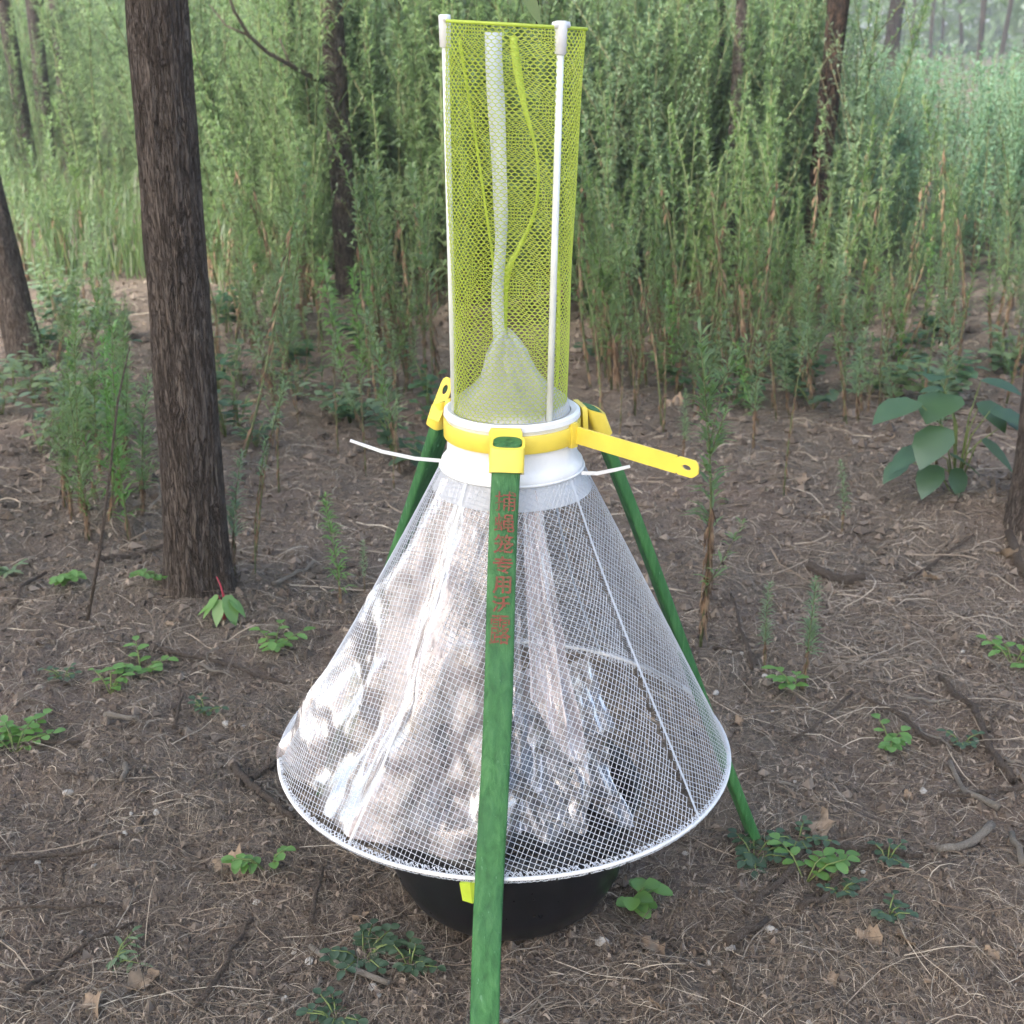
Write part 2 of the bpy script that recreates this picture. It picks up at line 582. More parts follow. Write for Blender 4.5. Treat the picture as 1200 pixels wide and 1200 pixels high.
legs = []
for (az, fx, fy) in ((-90, -.029, -.344), (12, .306, .082), (143, -.252, .190)):
    dvec = Vector((fx, fy, 0)).normalized()
    top = dvec * .0845 + Vector((0, 0, .548 if az == -90 else .552))
    if az == -90: top.x += .003
    foot = Vector((fx, fy, gz(TX + fx, TY + fy) - .025))
    L, W, N = frame(top, foot)
    ln = (foot - top).length
    mb = MB()
    rings = []
    for t in np.linspace(0, 1, 26):
        c = top + L * (ln * t) + N * (.0012 * math.sin(t * 7 + az)) + W * (.001 * math.sin(t * 11))
        sh = .85 if t < .03 else 0
        rings.append([c + W * u + N * v + L * (sh * v) for (u, v) in sect(.0272, .0125, p=4.5 if t > .03 else 2.6)])
    mb.loft(rings)
    lg = mb.build('leg', M['leg'], trap)
    sharp(lg, 30)
    # sleeve
    mb = MB()
    so = sect(.0335, .0185, 28, 4); si = sect(.0282, .0133, 28, 4)
    a0 = top - L * .0045; a1 = top + L * .031
    ro0 = [a0 + W * u + N * v + L * (.85 * v + .006) for u, v in so]; ro1 = [a1 + W * u + N * v for u, v in so]
    ri0 = [a0 + W * u + N * v + L * (.85 * v + .006) for u, v in si]; ri1 = [a1 + W * u + N * v for u, v in si]
    mb.loft([ro0, ro1, ri1, ri0, ro0], cap=False)
    so_o = mb.build('leg_socket', M['yellow'], band)
    sharp(so_o, 40)
    # back plate that ties the sleeve to the band
    mb = MB()
    rdir = dvec; tdir = Vector((-rdir.y, rdir.x, 0))
    c0 = rdir * .0712
    pl = []
    for z_, hw, dd in ((.5565, .0145, -.0008), (.553, .0162, 0), (.535, .0165, .001), (.522, .0155, .003)):
        cc = c0 + rdir * dd + Vector((0, 0, z_))
        pl.append([cc - tdir * hw - rdir * .0012, cc + tdir * hw - rdir * .0012, cc + tdir * hw + rdir * .004, cc - tdir * hw + rdir * .004])
    mb.loft(pl)
    bp = mb.build('socket_plate', M['yellow'], band)
    sharp(bp, 40)
    legs.append((lg, top, L, W, N, ln))

# strap tail with a slotted tip: right of the collar
def strap(pts, h, th, tip=True, hole=True, name='strap_tail', mat='yellow', parent=None):
    mb = MB()
    n = len(pts)
    pts = [Vector(p) for p in pts]
    rings = []
    for i, p in enumerate(pts):
        d = (pts[min(i + 1, n - 1)] - pts[max(i - 1, 0)]).normalized()
        side = d.cross(Vector((0, 0, 1))).normalized()
        up = side.cross(d).normalized()
        hh = h[i] / 2
        rings.append([p - up * hh - side * th / 2, p + up * hh - side * th / 2, p + up * hh + side * th / 2, p - up * hh + side * th / 2])
    mb.loft(rings)
    o = mb.build(name, M[mat], parent, smooth=False)
    return o


def slot_strap(p0, p1, h, th, parent, up=None):
    "flat strap ending in a clipped point with an oval slot cut through it"
    d = (p1 - p0); ln = d.length; d.normalize()
    side = d.cross(up or Vector((0, 0, 1))).normalized(); u_ = side.cross(d).normalized()
    n = 24
    cx = ln - .013
    hole = [(cx + .0052 * math.cos(2 * math.pi * k / n), .0026 * math.sin(2 * math.pi * k / n)) for k in range(n)]
    x0 = cx - .012
    outer = []
    for (x, y) in hole:   # outer ring by direction from the hole centre
        a = math.atan2(y / .0026, (x - cx) / .0052)
        ca, sa = math.cos(a), math.sin(a)
        poly = [(-.012, -h / 2), (.007, -h / 2), (.013, -h * .22), (.013, h * .3), (.009, h / 2), (-.012, h / 2)]
        best = None
        for i in range(6):
            x1, y1 = poly[i]; x2, y2 = poly[(i + 1) % 6]
            den = ca * (y2 - y1) - sa * (x2 - x1)
            if abs(den) < 1e-12: continue
            t = (x1 * (y2 - y1) - y1 * (x2 - x1)) / den
            s_ = (x1 * sa - y1 * ca) / den
            if t > 0 and -1e-6 <= s_ <= 1 + 1e-6 and (best is None or t < best): best = t
        outer.append((cx + ca * best, sa * best))
    mb = MB()
    P = lambda x, y, s_: p0 + d * x + u_ * y + side * (s_ * th / 2)
    for s_ in (1, -1):
        b = len(mb.v)
        mb.v += [tuple(P(x, y, s_)) for x, y in outer] + [tuple(P(x, y, s_)) for x, y in hole]
        for k in range(n):
            k2 = (k + 1) % n
            fc = (b + k, b + k2, b + n + k2, b + n + k)
            mb.f.append(fc if s_ > 0 else fc[::-1]); mb.m.append(0)
    for k in range(n):
        k2 = (k + 1) % n
        mb.f.append((n + k, n + k2, 3 * n + k2, 3 * n + k)); mb.m.append(0)
        mb.f.append((k2, k, 2 * n + k, 2 * n + k2)); mb.m.append(0)
    # the long body
    q = [[P(x, -h / 2, -1), P(x, h / 2, -1), P(x, h / 2, 1), P(x, -h / 2, 1)] for x in np.linspace(0, x0 + .0001, 5)]
    mb.loft(q)
    return mb.build('strap_tail', M['yellow'], parent, smooth=False)


slot_strap(Vector((.0610, -.030, .5385)), Vector((.1715, -.134, .5350)), .0175, .0022, band)
mb = MB()
c = Vector((.0600, -.0335, .5385)); d1 = Vector((.75, -.66, 0)); s1 = Vector((.66, .75, 0))
mb.loft([[c + d1 * x - s1 * .0045 + Vector((0, 0, -.0125)), c + d1 * x - s1 * .0045 + Vector((0, 0, .0125)), c + d1 * x + s1 * .0045 + Vector((0, 0, .0125)), c + d1 * x + s1 * .0045 + Vector((0, 0, -.0125))] for x in (-.002, .0035)])
mb.build('strap_buckle', M['yellow'], band, smooth=False)
# lug on the left-hand socket
p0 = at(508, 492, TY + .035) - O; p1 = at(527, 443, TY + .05) - O
slot_strap(p0, p1, .013, .0025, band, up=Vector((-.75, .3, .35)).normalized())

# zip tie round the ridge
mb = MB()
rg = [cyl(a, .0738, .4975) for a in np.linspace(0, 2 * math.pi, 73)]
mb.strip(rg, Vector((0, 0, 1)), [.0032] * 73)
mb.tube(rg, .0014, 6, cap=False)
zt = mb.build('zip_tie', M['white'], trap)
for pts in ([(-.073, .006, .4985), (-.10, .010, .4995), (-.135, .014, .506), (-.168, .020, .516)], [(.070, -.030, .4975), (.085, -.036, .499), (.103, -.038, .5035), (.118, -.036, .5065)]):
    o = strap(pts, [.0036, .0036, .0034, .0028], .0014, name='tie_tail', mat='white', parent=zt)

# rods, caps, top ring
mb = MB()
ring = [cyl(a, .0645, Z_TOP + .002 - .0035 * math.cos(a), .0035) for a in np.linspace(0, 2 * math.pi, 81)]
mb.tube(ring, .0016, 6, cap=False)
mb.build('top_ring', M['lime_tape'], trap)
for (a, rt, rb) in ((R(189), .0652, .0585), (R(-52), .0642, .0590), (R(47), .0642, .0585)):
    pt = cyl(a, rt, Z_TOP + .004 - .0035 * math.cos(a), .0035); pb = cyl(a, rb, .548)
    mb = MB(); mb.tube([pb, pb.lerp(pt, .5), pt], .0032, 12)
    rd = mb.build('rod', M['rod'], trap)
    dn = (pb - pt).normalized()
    mb = MB()
    mb.tube([pt - dn * .0035, pt - dn * .003, pt, pt + dn * .024, pt + dn * .0245], [.0038, .0054, .0056, .0052, .0042], 14)
    inn = Vector((-math.sin(a), math.cos(a), 0))
    mb.tube([pt - inn * .0085, pt + inn * .0085], .0030, 10)
    mb.build('rod_cap', M['white'], rd)

# yellow green net tube
rs = np.random.RandomState(3)
def tube_r(a, t):
    "t 0 bottom .. 1 top; radius of the net tube"
    base = .0570 + (.0640 - .0570) * t ** .8
    pinch = math.sin(math.pi * t)
    w_ = .0016 * math.sin(3 * a + 4.2 * t + .4) + .0011 * math.sin(5 * a - 5 * t + 1)
    flat = -.0035 * pinch * (.5 + .5 * math.cos(3 * (a - R(245))))
    return base + (w_ * (.25 + pinch)) + flat


def netpt(a, t, off=0.0):
    z = .545 + t * (Z_TOP + .0015 - .545)
    p = cyl(a, tube_r(a, t) + off, z)
    p.x += .0035 * t - .003 * (1 - t)
    p.z -= .0035 * math.cos(a) * t
    return p


NA, NR = 118, 120
mb = MB()
da = 2 * math.pi / NA
nodes = {}
for j in range(NR + 1):
    t = j / NR
    for i in range(NA):
        zig = .26 / NR * (1 if (i + j) % 2 else -1)
        nodes[i, j] = netpt(i * da + .12 * da * math.sin(j * .7 + i), min(1, max(0, t + zig)))
def strand(mb, a, b, r):
    d = (b - a)
    if d.length < 1e-6: return
    d.normalize()
    u = d.cross(Vector((.31, .17, .93)));  u.normalize(); v = d.cross(u)
    k = len(mb.v)
    for p in (a, b):
        for c_, s_ in ((1, 0), (-.5, .866), (-.5, -.866)):
            mb.v.append(tuple(p + (u * c_ + v * s_) * r))
    mb.f += [(k, k + 1, k + 4, k + 3), (k + 1, k + 2, k + 5, k + 4), (k + 2, k, k + 3, k + 5)]; mb.m += [0, 0, 0]


SR = .00044
for j in range(NR + 1):
    for i in range(NA):
        i2 = (i + 1) % NA
        # brick-wall honeycomb: every node joins its row neighbours; verticals on alternate nodes
        strand(mb, nodes[i, j], nodes[i2, j], SR)
        if j < NR and (i + j) % 2 == 1:
            strand(mb, nodes[i, j], nodes[i, j + 1], SR)
net = mb.build('tube_net', M['net_lime'], trap, smooth=False)
net['kind'] = 'stuff'


def px_strip(name, pts, Y, mat, parent, wscale=1.0, nrm=None):
    "ribbon through photo pixels at the back of the tube (local to the trap)"
    ctr = [at(x, y, Y + dy) - O for (x, y, w_, dy) in pts]
    wd = [w_ * Y / FPX * wscale for (_, _, w_, _) in pts]
    # resample smoothly
    C2, W2 = [], []
    n = len(ctr)
    for i in range(n - 1):
        p0, p1, p2, p3 = ctr[max(i - 1, 0)], ctr[i], ctr[i + 1], ctr[min(i + 2, n - 1)]
        for t in np.linspace(0, 1, 6)[:-1]:
            C2.append(.5 * ((2 * p1) + (p2 - p0) * t + (2 * p0 - 5 * p1 + 4 * p2 - p3) * t * t + (3 * p1 - p0 - 3 * p2 + p3) * t ** 3))
            W2.append(wd[i] + (wd[i + 1] - wd[i]) * t)
    C2.append(ctr[-1]); W2.append(wd[-1])
    side = [Vector((math.cos(.5 * math.sin(i * .3)), .45 * math.sin(i * .35), 0)).normalized() for i in range(len(C2))]
    mb = MB(); mb.strip(C2, side, W2)
    o = mb.build(name, M[mat], parent)
    sm = o.modifiers.new('thick', 'SOLIDIFY'); sm.thickness = .0006
    return o


px_strip('closure_tape', [(578, 38, 19, .01), (579, 80, 21, .0), (583, 150, 19, -.005), (586, 220, 18, -.005), (587, 280, 14, 0), (583, 340, 15, .005), (585, 400, 14, .0), (590, 440, 14, -.01)], TY + .035, 'white_tape', net)
px_strip('seam_ribbon', [(601, 42, 8, .02), (606, 80, 11, .018), (616, 130, 6, .012), (627, 170, 3.5, .006), (631, 210, 3.5, .004), (626, 250, 4, .008), (611, 285, 6, .012), (596, 315, 9, .016), (593, 345, 5, .018), (592, 400, 4, .018)], TY + .03, 'lime_tape', net)
px_strip('seam_ribbon', [(538, 45, 4, 0), (547, 100, 3.5, 0), (560, 180, 3, 0), (570, 250, 3, 0), (578, 310, 3, 0), (582, 400, 3, 0)], TY + .045, 'lime_tape', net)
px_strip('seam_ribbon', [(655, 150, 2.5, 0), (651, 250, 4, 0), (655, 330, 4, 0), (654, 420, 4, 0), (652, 455, 3, 0)], TY + .02, 'lime_tape', net)

# white gauze funnel inside the tube foot
prof = [(.0590, .553), (.0560, .566), (.0470, .573), (.0365, .582), (.0285, .592), (.0240, .602), (.0200, .613), (.0145, .623), (.008, .631), (.002, .635)]
fz = [p[1] for p in prof][::1]; fr_ = [p[0] for p in prof]
def funnel_pt(a, s_):
    x = s_ * (len(prof) - 1); i = min(int(x), len(prof) - 2); f = x - i
    r = fr_[i] + (fr_[i + 1] - fr_[i]) * f; z = fz[i] + (fz[i + 1] - fz[i]) * f
    r *= 1 + (.07 * math.sin(3 * a + 1 + 3 * s_) + .05 * math.sin(7 * a - 2 * s_) + .03 * math.sin(13 * a + 5 * s_)) * min(1, 2.2 * s_)
    return Vector((r * math.cos(a) - .006 * s_, r * math.sin(a), z + .004 * s_ * math.sin(2 * a)))


mb = MB()
NAf, NSf = 96, 30
for i in range(NAf):
    for j in range(NSf):
        a = 2 * math.pi * i / NAf
        p = funnel_pt(a, j / NSf)
        if j < NSf * .9 or i % 3 == 0: strand(mb, p, funnel_pt(a + .02, (j + 1) / NSf), .00035)
        if j < NSf - 3: strand(mb, p, funnel_pt(a + 2 * math.pi / NAf, j / NSf), .00035)
fn = mb.build('inlet_funnel', M['net_white'], trap, smooth=False)
fn['kind'] = 'stuff'
mb = MB()
mb.loft([[funnel_pt(2 * math.pi * i / 64, .985 * j / 24) * .995 for i in range(64)] for j in range(25)], cap=False)
mb.build('gauze_lining', M['funnel'], fn)

# ---- the mesh cone: a square net cut as a sector and rolled up
RT, RH = .0712, .2485
HX = -.0085                                    # hoop sits a little to the left
SL = math.hypot(RH - RT, Z_RIDGE - Z_HOOP)
SINH = (RH - RT) / SL
S0, S1 = RT / SINH, RH / SINH                  # distances from the apex
SECT = 2 * math.pi * SINH


def cone_pt(s_, az, off=0.0):
    t = (s_ - S0) / (S1 - S0)
    r = s_ * SINH + off
    fold = math.sin(math.pi * min(1, max(0, t)))
    r += fold * (.0045 * math.sin(4 * az + .6) + .003 * math.sin(7 * az + 2.1)) - .004 * fold
    return Vector((HX * t + r * math.cos(az), r * math.sin(az), Z_RIDGE + (Z_HOOP - Z_RIDGE) * t))


GRID = .0050
SEAMS = [R(-128), R(-38), R(60), R(150)]       # where the net's cut edges are sewn
mb = MB()
nseam = len(SEAMS)
for k in range(nseam):
    az0 = SEAMS[k]; az1 = SEAMS[(k + 1) % nseam]
    if az1 <= az0: az1 += 2 * math.pi
    half = (az1 - az0) * SINH / 2
    rot = (R(24), R(-31), R(20), R(-20))[k]
    cr, sr = math.cos(rot), math.sin(rot)
    n = int(S1 / GRID) + 2
    step = .009
    for fam in (0, 1):
        for g in range(-n, n + 1):
            prevp = None
            for q_ in np.arange(-S1, S1 + step, step):
                u, v = (g * GRID, q_) if fam == 0 else (q_, g * GRID)
                wob = .0006 * math.sin(q_ * 60 + g * 1.3)
                if fam == 0: u += wob
                else: v += wob
                x, y = u * cr - v * sr, u * sr + v * cr
                s_ = math.hypot(x, y); th = math.atan2(x, y)
                if S0 - .002 < s_ < S1 and abs(th) <= half:
                    p = cone_pt(s_, az0 + (th + half) / SINH)
                    if prevp is not None: strand(mb, prevp, p, .00031)
                    prevp = p
                else:
                    prevp = None
cone = mb.build('cone_net', M['net_white'], trap, smooth=False)
cone['kind'] = 'stuff'
for az in SEAMS:
    thick = az in SEAMS
    pts = [cone_pt(S0 + (S1 - S0) * t, az + .05 * math.sin(3 * t), .0006) for t in np.linspace(0, 1, 20)]
    sd = [Vector((-math.sin(az), math.cos(az), 0))] * 20
    mb = MB(); mb.strip(pts, sd, [.0032 if thick else .0018] * 20)
    o = mb.build('net_seam', M['seam'], cone)
# hem band under the ridge and the net-wrapped hoop
mb = MB()
mb.lathe([(.0715, .4955), (.0738, .490), (.0790, .481), (.0825, .4745)], 72)
mb.build('hem_band', M['seam'], cone)
mb = MB()
hoop = [cone_pt(S1, a) for a in np.linspace(0, 2 * math.pi, 121)]
mb.tube(hoop, .0022, 8, cap=False)
ho = mb.build('hoop', M['white'], trap)
mb = MB()
rs = np.random.RandomState(11)
for fam in range(3):                            # gathered net wrapped over the hoop wire
    for k in range(300):
        a = 2 * math.pi * (k + rs.rand()) / 300
        d_ = (.055, -.05, .02)[fam]
        pp = []
        for t in np.linspace(0, 1, 5):
            ang = -.4 + t * (math.pi + .4)
            rr = .0036 + .0006 * rs.rand()
            c_ = cone_pt(S1, a + d_ * t)
            o_ = Vector((c_.x - HX, c_.y, 0)).normalized()
            pp.append(c_ + o_ * (rr * math.sin(ang) * .8 - .002) + Vector((0, 0, rr * math.cos(ang) + .002 - .004 * t)))
        for i in range(4): strand(mb, pp[i], pp[i + 1], .0004)
hw = mb.build('hoop_wrap', M['net_white'], ho, smooth=False)

# clear film skirt hanging inside the net
def film_sheet(name, az_a, az_b, prof_s, r_scale, seed, bot, amp=1.0, mat='film'):
    rs = np.random.RandomState(seed)
    ph = rs.rand(8) * 6.28
    NAq, NVq = 120, 70
    mb = MB()
    P = []
    for j in range(NVq + 1):
        row = []
        for i in range(NAq + 1):
            f = i / NAq; az = az_a + (az_b - az_a) * f
            v = j / NVq * bot(f)
            s_ = S0 + (S1 - S0) * (prof_s[0] + (prof_s[1] - prof_s[0]) * v)
            t = v
            w_ = .011 * math.sin(11 * f + ph[0] + 1.8 * t) + .006 * math.sin(19 * f + ph[1] - 2 * t) + .0015 * math.sin(43 * f + ph[2] + 3 * t) + .004 * math.sin(6 * t + 9 * f + ph[3])
            crump = .012 * float(n1(f * 6 + seed, t * 5)) + .004 * float(n2(f * 17 + seed, t * 15))
            p = cone_pt(s_, az)
            r = Vector((p.x, p.y, 0))
            k = r_scale + amp * (w_ * (.15 + t) + crump * (.3 + t)) / max(r.length, .05)
            row.append((p.x * k, p.y * k, p.z - .006 * t))
        P.append(row)
    b = 0
    for row in P: mb.v += row
    wv = NAq + 1
    for j in range(NVq):
        for i in range(NAq):
            mb.f.append((j * wv + i, j * wv + i + 1, (j + 1) * wv + i + 1, (j + 1) * wv + i)); mb.m.append(0)
    return mb.build(name, M[mat], trap)


film_sheet('film_skirt', R(-172), R(-92), (.03, 1.0), .92, 4, lambda f: .985 + .02 * math.sin(9 * f))
film_sheet('film_skirt', R(-96), R(-84), (.03, .9), .80, 6, lambda f: .7 + .04 * math.sin(9 * f), .8, 'film_clear')
film_sheet('film_skirt', R(-82), R(-66), (.03, 1.0), .90, 9, lambda f: .55 + .25 * f, .9)
film_sheet('film_flap', R(-90), R(-50), (.52, 1.0), .80, 12, lambda f: .92 + .06 * math.sin(7 * f + 1), 1.3, 'film_clear')
film_sheet('film_skirt', R(18), R(188), (.02, .99), .955, 14, lambda f: .96 + .03 * math.sin(11 * f), .5, 'film_clear')

# red lettering down the front leg
lg, top, L, W, N, ln = legs[0]
Wr = W if W.x > 0 else -W
lt = MB()
for ch, dist, hh, ww in (('捕', .058, .0185, .0200), ('蝇', .0785, .0175, .0195), ('笼', .0985, .0180, .0190), ('专', .1185, .0165, .0190), ('用', .1370, .0165, .0175), ('沃', .1550, .0160, .0175), ('露', .1790, .0270, .0200)):
    cu = bpy.data.curves.new('lettering', 'FONT')
    cu.body = ch
    cu.size = .02
    cu.offset = {'捕': 0, '蝇': .0002, '笼': .0003, '露': .0001}.get(ch, .0004)
    to = bpy.data.objects.new('lettering_curve', cu)
    COL.objects.link(to)
    bpy.context.view_layer.update()
    tm = bpy.data.meshes.new_from_object(to.evaluated_get(bpy.context.evaluated_depsgraph_get()))
    bpy.data.objects.remove(to)
    xs = [v.co.x for v in tm.vertices]; ys = [v.co.y for v in tm.vertices]
    x0, x1, y0, y1 = min(xs), max(xs), min(ys), max(ys)
    b = len(lt.v)
    for v in tm.vertices:
        u = (v.co.x - x0) / (x1 - x0) - .5; q_ = (v.co.y - y0) / (y1 - y0) - .5
        t = dist - q_ * hh
        lt.v.append(tuple(top + L * t + Wr * (u * ww + .0004) + N * (.0125 / 2 + .0016)))
    for p_ in tm.polygons:
        lt.f.append(tuple(b + k for k in p_.vertices)); lt.m.append(0)
tm = lt.mesh('lettering', M['ink'], smooth=False)
le = link('lettering', tm, lg)
le['label'] = 'worn red Chinese characters painted down the front leg'

# bait bowl under the cone
bowl = empty('bait_bowl', (TX - .005, TY - .022, gz(TX, TY) - .004))
tag(bowl, 'glossy black plastic bowl on the soil under the mesh cone', 'bowl')
outer = [(.0, .0), (.045, .0), (.068, .005), (.088, .016), (.104, .034), (.115, .058), (.1225, .09), (.1275, .13), (.129, .150)]
mb = MB()
BS = 1.12
mb.lathe([(r_ * BS, z_) for r_, z_ in outer + [(.1262, .150), (.1250, .13), (.120, .09), (.1125, .06), (.101, .037), (.085, .02), (.06, .009), (.0, .007)]], 96)
bb = mb.build('bowl_body', M['black'], bowl)
mb = MB(); mb.tube([cyl(a, .1305 * BS, .1515) for a in np.linspace(0, 2 * math.pi, 97)], .0032, 8, cap=False)
mb.build('bowl_rim', M['black'], bowl)
# lime tab clipped behind the front leg
tab = strap([at(541, 1044, 1.055) - Vector(bowl.location), at(552, 1046, 1.05) - Vector(bowl.location), at(568, 1042, 1.055) - Vector(bowl.location)], [.020, .024, .022], .003, name='clip_tab', mat='lime', parent=bowl)

# ------------------------------------------------------------------ trees
def trunk_mesh(name, pts, rads, mat, n=40, seg=60, flare=.35, rough=.06, seed=0, furrow=14):
    nz = NZ(seed + 20)
    P = [Vector(p) for p in pts]
    mb = MB()
    cum = [0]
    for i in range(len(P) - 1): cum.append(cum[-1] + (P[i + 1] - P[i]).length)
    tot = cum[-1]
    rings = []
    for j in range(seg + 1):
        sf = (j / seg) ** 1.25 * tot
        i = max(k for k in range(len(P) - 1) if cum[k] <= sf + 1e-9)
        f = (sf - cum[i]) / (cum[i + 1] - cum[i])
        c = P[i].lerp(P[i + 1], f); r = rads[i] + (rads[i + 1] - rads[i]) * f
        a = np.arange(n) * 2 * math.pi / n
        fl = flare * (.6 * math.exp(-sf / (rads[0] * 1.1)) + .4 * math.exp(-sf / (rads[0] * 3)))
        rib = nz(a / (2 * math.pi) * furrow * 1.0 + 100, np.full(n, sf * 9 / (rads[0] / .06))) \
            + .6 * nz(a / (2 * math.pi) * furrow * 2 + 40, np.full(n, sf * 22 / (rads[0] / .06)))
        w0 = (a / (2 * math.pi))
        seamfix = np.minimum(1, np.minimum(w0, 1 - w0) * 12)
        root = np.cos(5 * a + seed) * .35 + np.cos(3 * a + 1) * .3
        rr = r * (1 + fl * (1 + root) + rough * rib * seamfix + .035 * np.sin(a + sf * 3 + seed) + .03 * np.sin(sf * 4.3 + 2 * a))
        rings.append([(c.x + rr[k] * math.cos(a[k]), c.y + rr[k] * math.sin(a[k]), c.z) for k in range(n)])
    mb.loft(rings)
    return mb.mesh(name, mat)


def leaf_quad(mb, p, d, wd, ln, up, m=0, fold=.25):
    "pointed leaf: 4 triangles, slightly folded and drooping"
    d = d.normalized()
    s_ = d.cross(up)
    if s_.length < 1e-4: s_ = Vector((1, 0, 0))
    s_.normalize(); n_ = s_.cross(d)
    b = len(mb.v)
    mid = p + d * ln * .45
    tip = p + d * ln - n_ * ln * .15
    mb.v += [tuple(p), tuple(mid - s_ * wd / 2 + n_ * wd * fold), tuple(tip), tuple(mid + s_ * wd / 2 + n_ * wd * fold), tuple(mid)]
    mb.f += [(b, b + 4, b + 1), (b, b + 3, b + 4), (b + 4, b + 2, b + 1), (b + 4, b + 3, b + 2)]; mb.m += [m] * 4


def round_leaf(mb, p, d, wd, ln, fold=.12):
    d = d.normalized(); s_ = d.cross(Vector((0, 0, 1)))
    if s_.length < .05: s_ = Vector((1, 0, 0))
    s_.normalize(); n_ = s_.cross(d)
    b = len(mb.v)
    for (t, w_) in ((0, .12), (.2, .72), (.48, 1), (.76, .74), (.94, .3)):
        c = p + d * ln * t - Vector((0, 0, .18 * ln * t * t)); e = wd / 2 * w_
        mb.v += [tuple(c - s_ * e + n_ * e * fold * 2), tuple(c), tuple(c + s_ * e + n_ * e * fold * 2)]
    for i in range(4):
        for k in (0, 1):
            mb.f.append((b + 3 * i + k, b + 3 * i + k + 1, b + 3 * i + k + 4, b + 3 * i + k + 3)); mb.m.append(0)


def rdir(rng, zlo=-1, zhi=1):
    a = rng.uniform(0, 6.283); z = rng.uniform(zlo, zhi); r = math.sqrt(max(0, 1 - z * z))
    return Vector((r * math.cos(a), r * math.sin(a), z))


def crown_mesh(name, seed, nl, rx, rz, size, mats):
    rng = random.Random(seed)
    mb = MB()
    clumps = []
    for i in range(26):
        d = rdir(rng); k = rng.uniform(.35, 1) ** .6
        clumps.append((Vector((d.x * rx * k, d.y * rx * k, d.z * rz * k)), rng.uniform(.25, .6) * rx * .6))
    for i in range(nl):
        c, r = rng.choice(clumps)
        p = c + rdir(rng) * r * rng.random() ** .4
        leaf_quad(mb, p, rdir(rng, -.8, .4), size * .5 * rng.uniform(.7, 1.2), size * rng.uniform(.7, 1.3), Vector((0, 0, 1)))
    # limbs
    for c, r in clumps[:14]:
        mb.tube([Vector((0, 0, -rz * 1.3)), Vector((c.x * .4, c.y * .4, c.z * .4 - rz * .4)), c], [.03, .018, .006], 5, m=1)
    return mb.mesh(name, mats)


CROWN_A = crown_mesh('crown', 5, 5200, 1.5, 1.1, .12, [M['crown'], M['bark_far']])
CROWN_B = crown_mesh('crown', 6, 5200, 1.5, 1.1, .12, [M['crown'], M['bark_far']])


def tree(label, base, top_px, Y, w_px, mat, seed, group=None, seg=60, n=32, height=9.0, bend=None, flare=.3, crown=True, rough=.05, taper=.55, furrow=14):
    "base: ground point; top_px: (x, y) at forward distance Y that the axis passes"
    b = Vector(base); b.z = gz(b.x, b.y) - .05
    q = at(top_px[0], top_px[1], Y)
    depth = CP * b.y + SP * EYE
    r = w_px / 2 * depth / FPX
    d = (q - b); d /= max(.2, d.z)
    if group and 'shade' in group: d = Vector((.03, .02, 1)); r = .08
    root = empty('tree', (b.x, b.y, b.z))
    tag(root, label, 'tree', group)
    pts = [Vector((0, 0, 0))]
    rads = [r]
    kinks = bend or []
    for h in np.linspace(0, height, 9)[1:]:
        off = Vector((.02 * math.sin(h * 2 + seed) * (r / .05), .02 * math.cos(h * 1.7 + seed), 0))
        pts.append(d * h + off * min(1, h))
        rads.append(r * (1 - (1 - taper) * h / height))
    tm_ = trunk_mesh('trunk', pts, rads, mat, n, seg, flare, rough, seed, furrow)
    link('trunk', tm_, root)
    if crown:
        c = link('crown', CROWN_A if seed % 2 else CROWN_B, root)
        c.location = pts[-1] + Vector((0, 0, .5)); c.rotation_euler = (0, 0, seed * 1.7)
    return root, pts, r


tree('thick grey-brown tree trunk standing in the left foreground', ground_at(234, 703), (190, 0), 2.0, 66, M['bark'], 1, seg=230, n=150, flare=.42, rough=.05, taper=.35, furrow=44)
tree('dark leaning tree trunk cut by the left edge behind feathery weeds', ground_at(36, 432), (-30, 130), 3.7, 38, M['bark'], 2, seg=120, n=72, flare=.3, rough=.05, furrow=24, taper=.4)
tree('thin dark leaning trunk in the upper left corner', ground_at(43, 236), (9, 15), 7.3, 17, M['bark_far'], 3, n=24)
rt4, p4, r4 = tree('slim dark trunk with a bare side branch left of the net tube', ground_at(410, 352), (387, 0), 4.5, 27, M['bark'], 4, seg=150, n=60, flare=.35, furrow=20, taper=.4)
# bare side branch on that tree
mb = MB()
bo = Vector(rt4.location)
bp_ = [at(384, 98, 4.55) - bo, at(365, 90, 4.45) - bo, at(340, 76, 4.35) - bo, at(314, 62, 4.3) - bo, at(292, 42, 4.25) - bo, at(274, 12, 4.2) - bo, at(262, -25, 4.15) - bo]
mb.tube(bp_, [.011, .009, .0075, .0065, .006, .005, .003], 7)
mb.tube([bp_[4], bp_[4] + Vector((-.07, 0, .03)), bp_[4] + Vector((-.12, .02, .09))], [.004, .003, .002], 5)
mb.tube([bp_[2], bp_[2] + Vector((-.03, 0, .08))], [.004, .002], 5)
mb.build('side_branch', M['stick'], rt4)
tree('grey blurred trunk between the two nearest left trees', ground_at(340, 318), (334, 10), 5.2, 14, M['bark_far'], 5, n=20, crown=False)
tree('pale grey trunk behind the thin leaning one at upper left', ground_at(60, 222), (36, 5), 8.0, 17, M['bark_far'], 6, n=20)
tree('faint slender trunk at the top left beside the pale grey one', ground_at(84, 212), (64, 5), 8.6, 12, M['bark_far'], 16, n=16, crown=False)
tree('dark split-bark trunk rising from the weeds right of the trap', ground_at(946, 338), (981, 0), 4.75, 23, M['bark_red'], 7, seg=110, n=48, rough=.12, furrow=12)
tree('grey trunk deep in the weeds left of the split-bark trunk', ground_at(850, 345), (871, 0), 4.8, 14, M['bark_far'], 8, n=24)
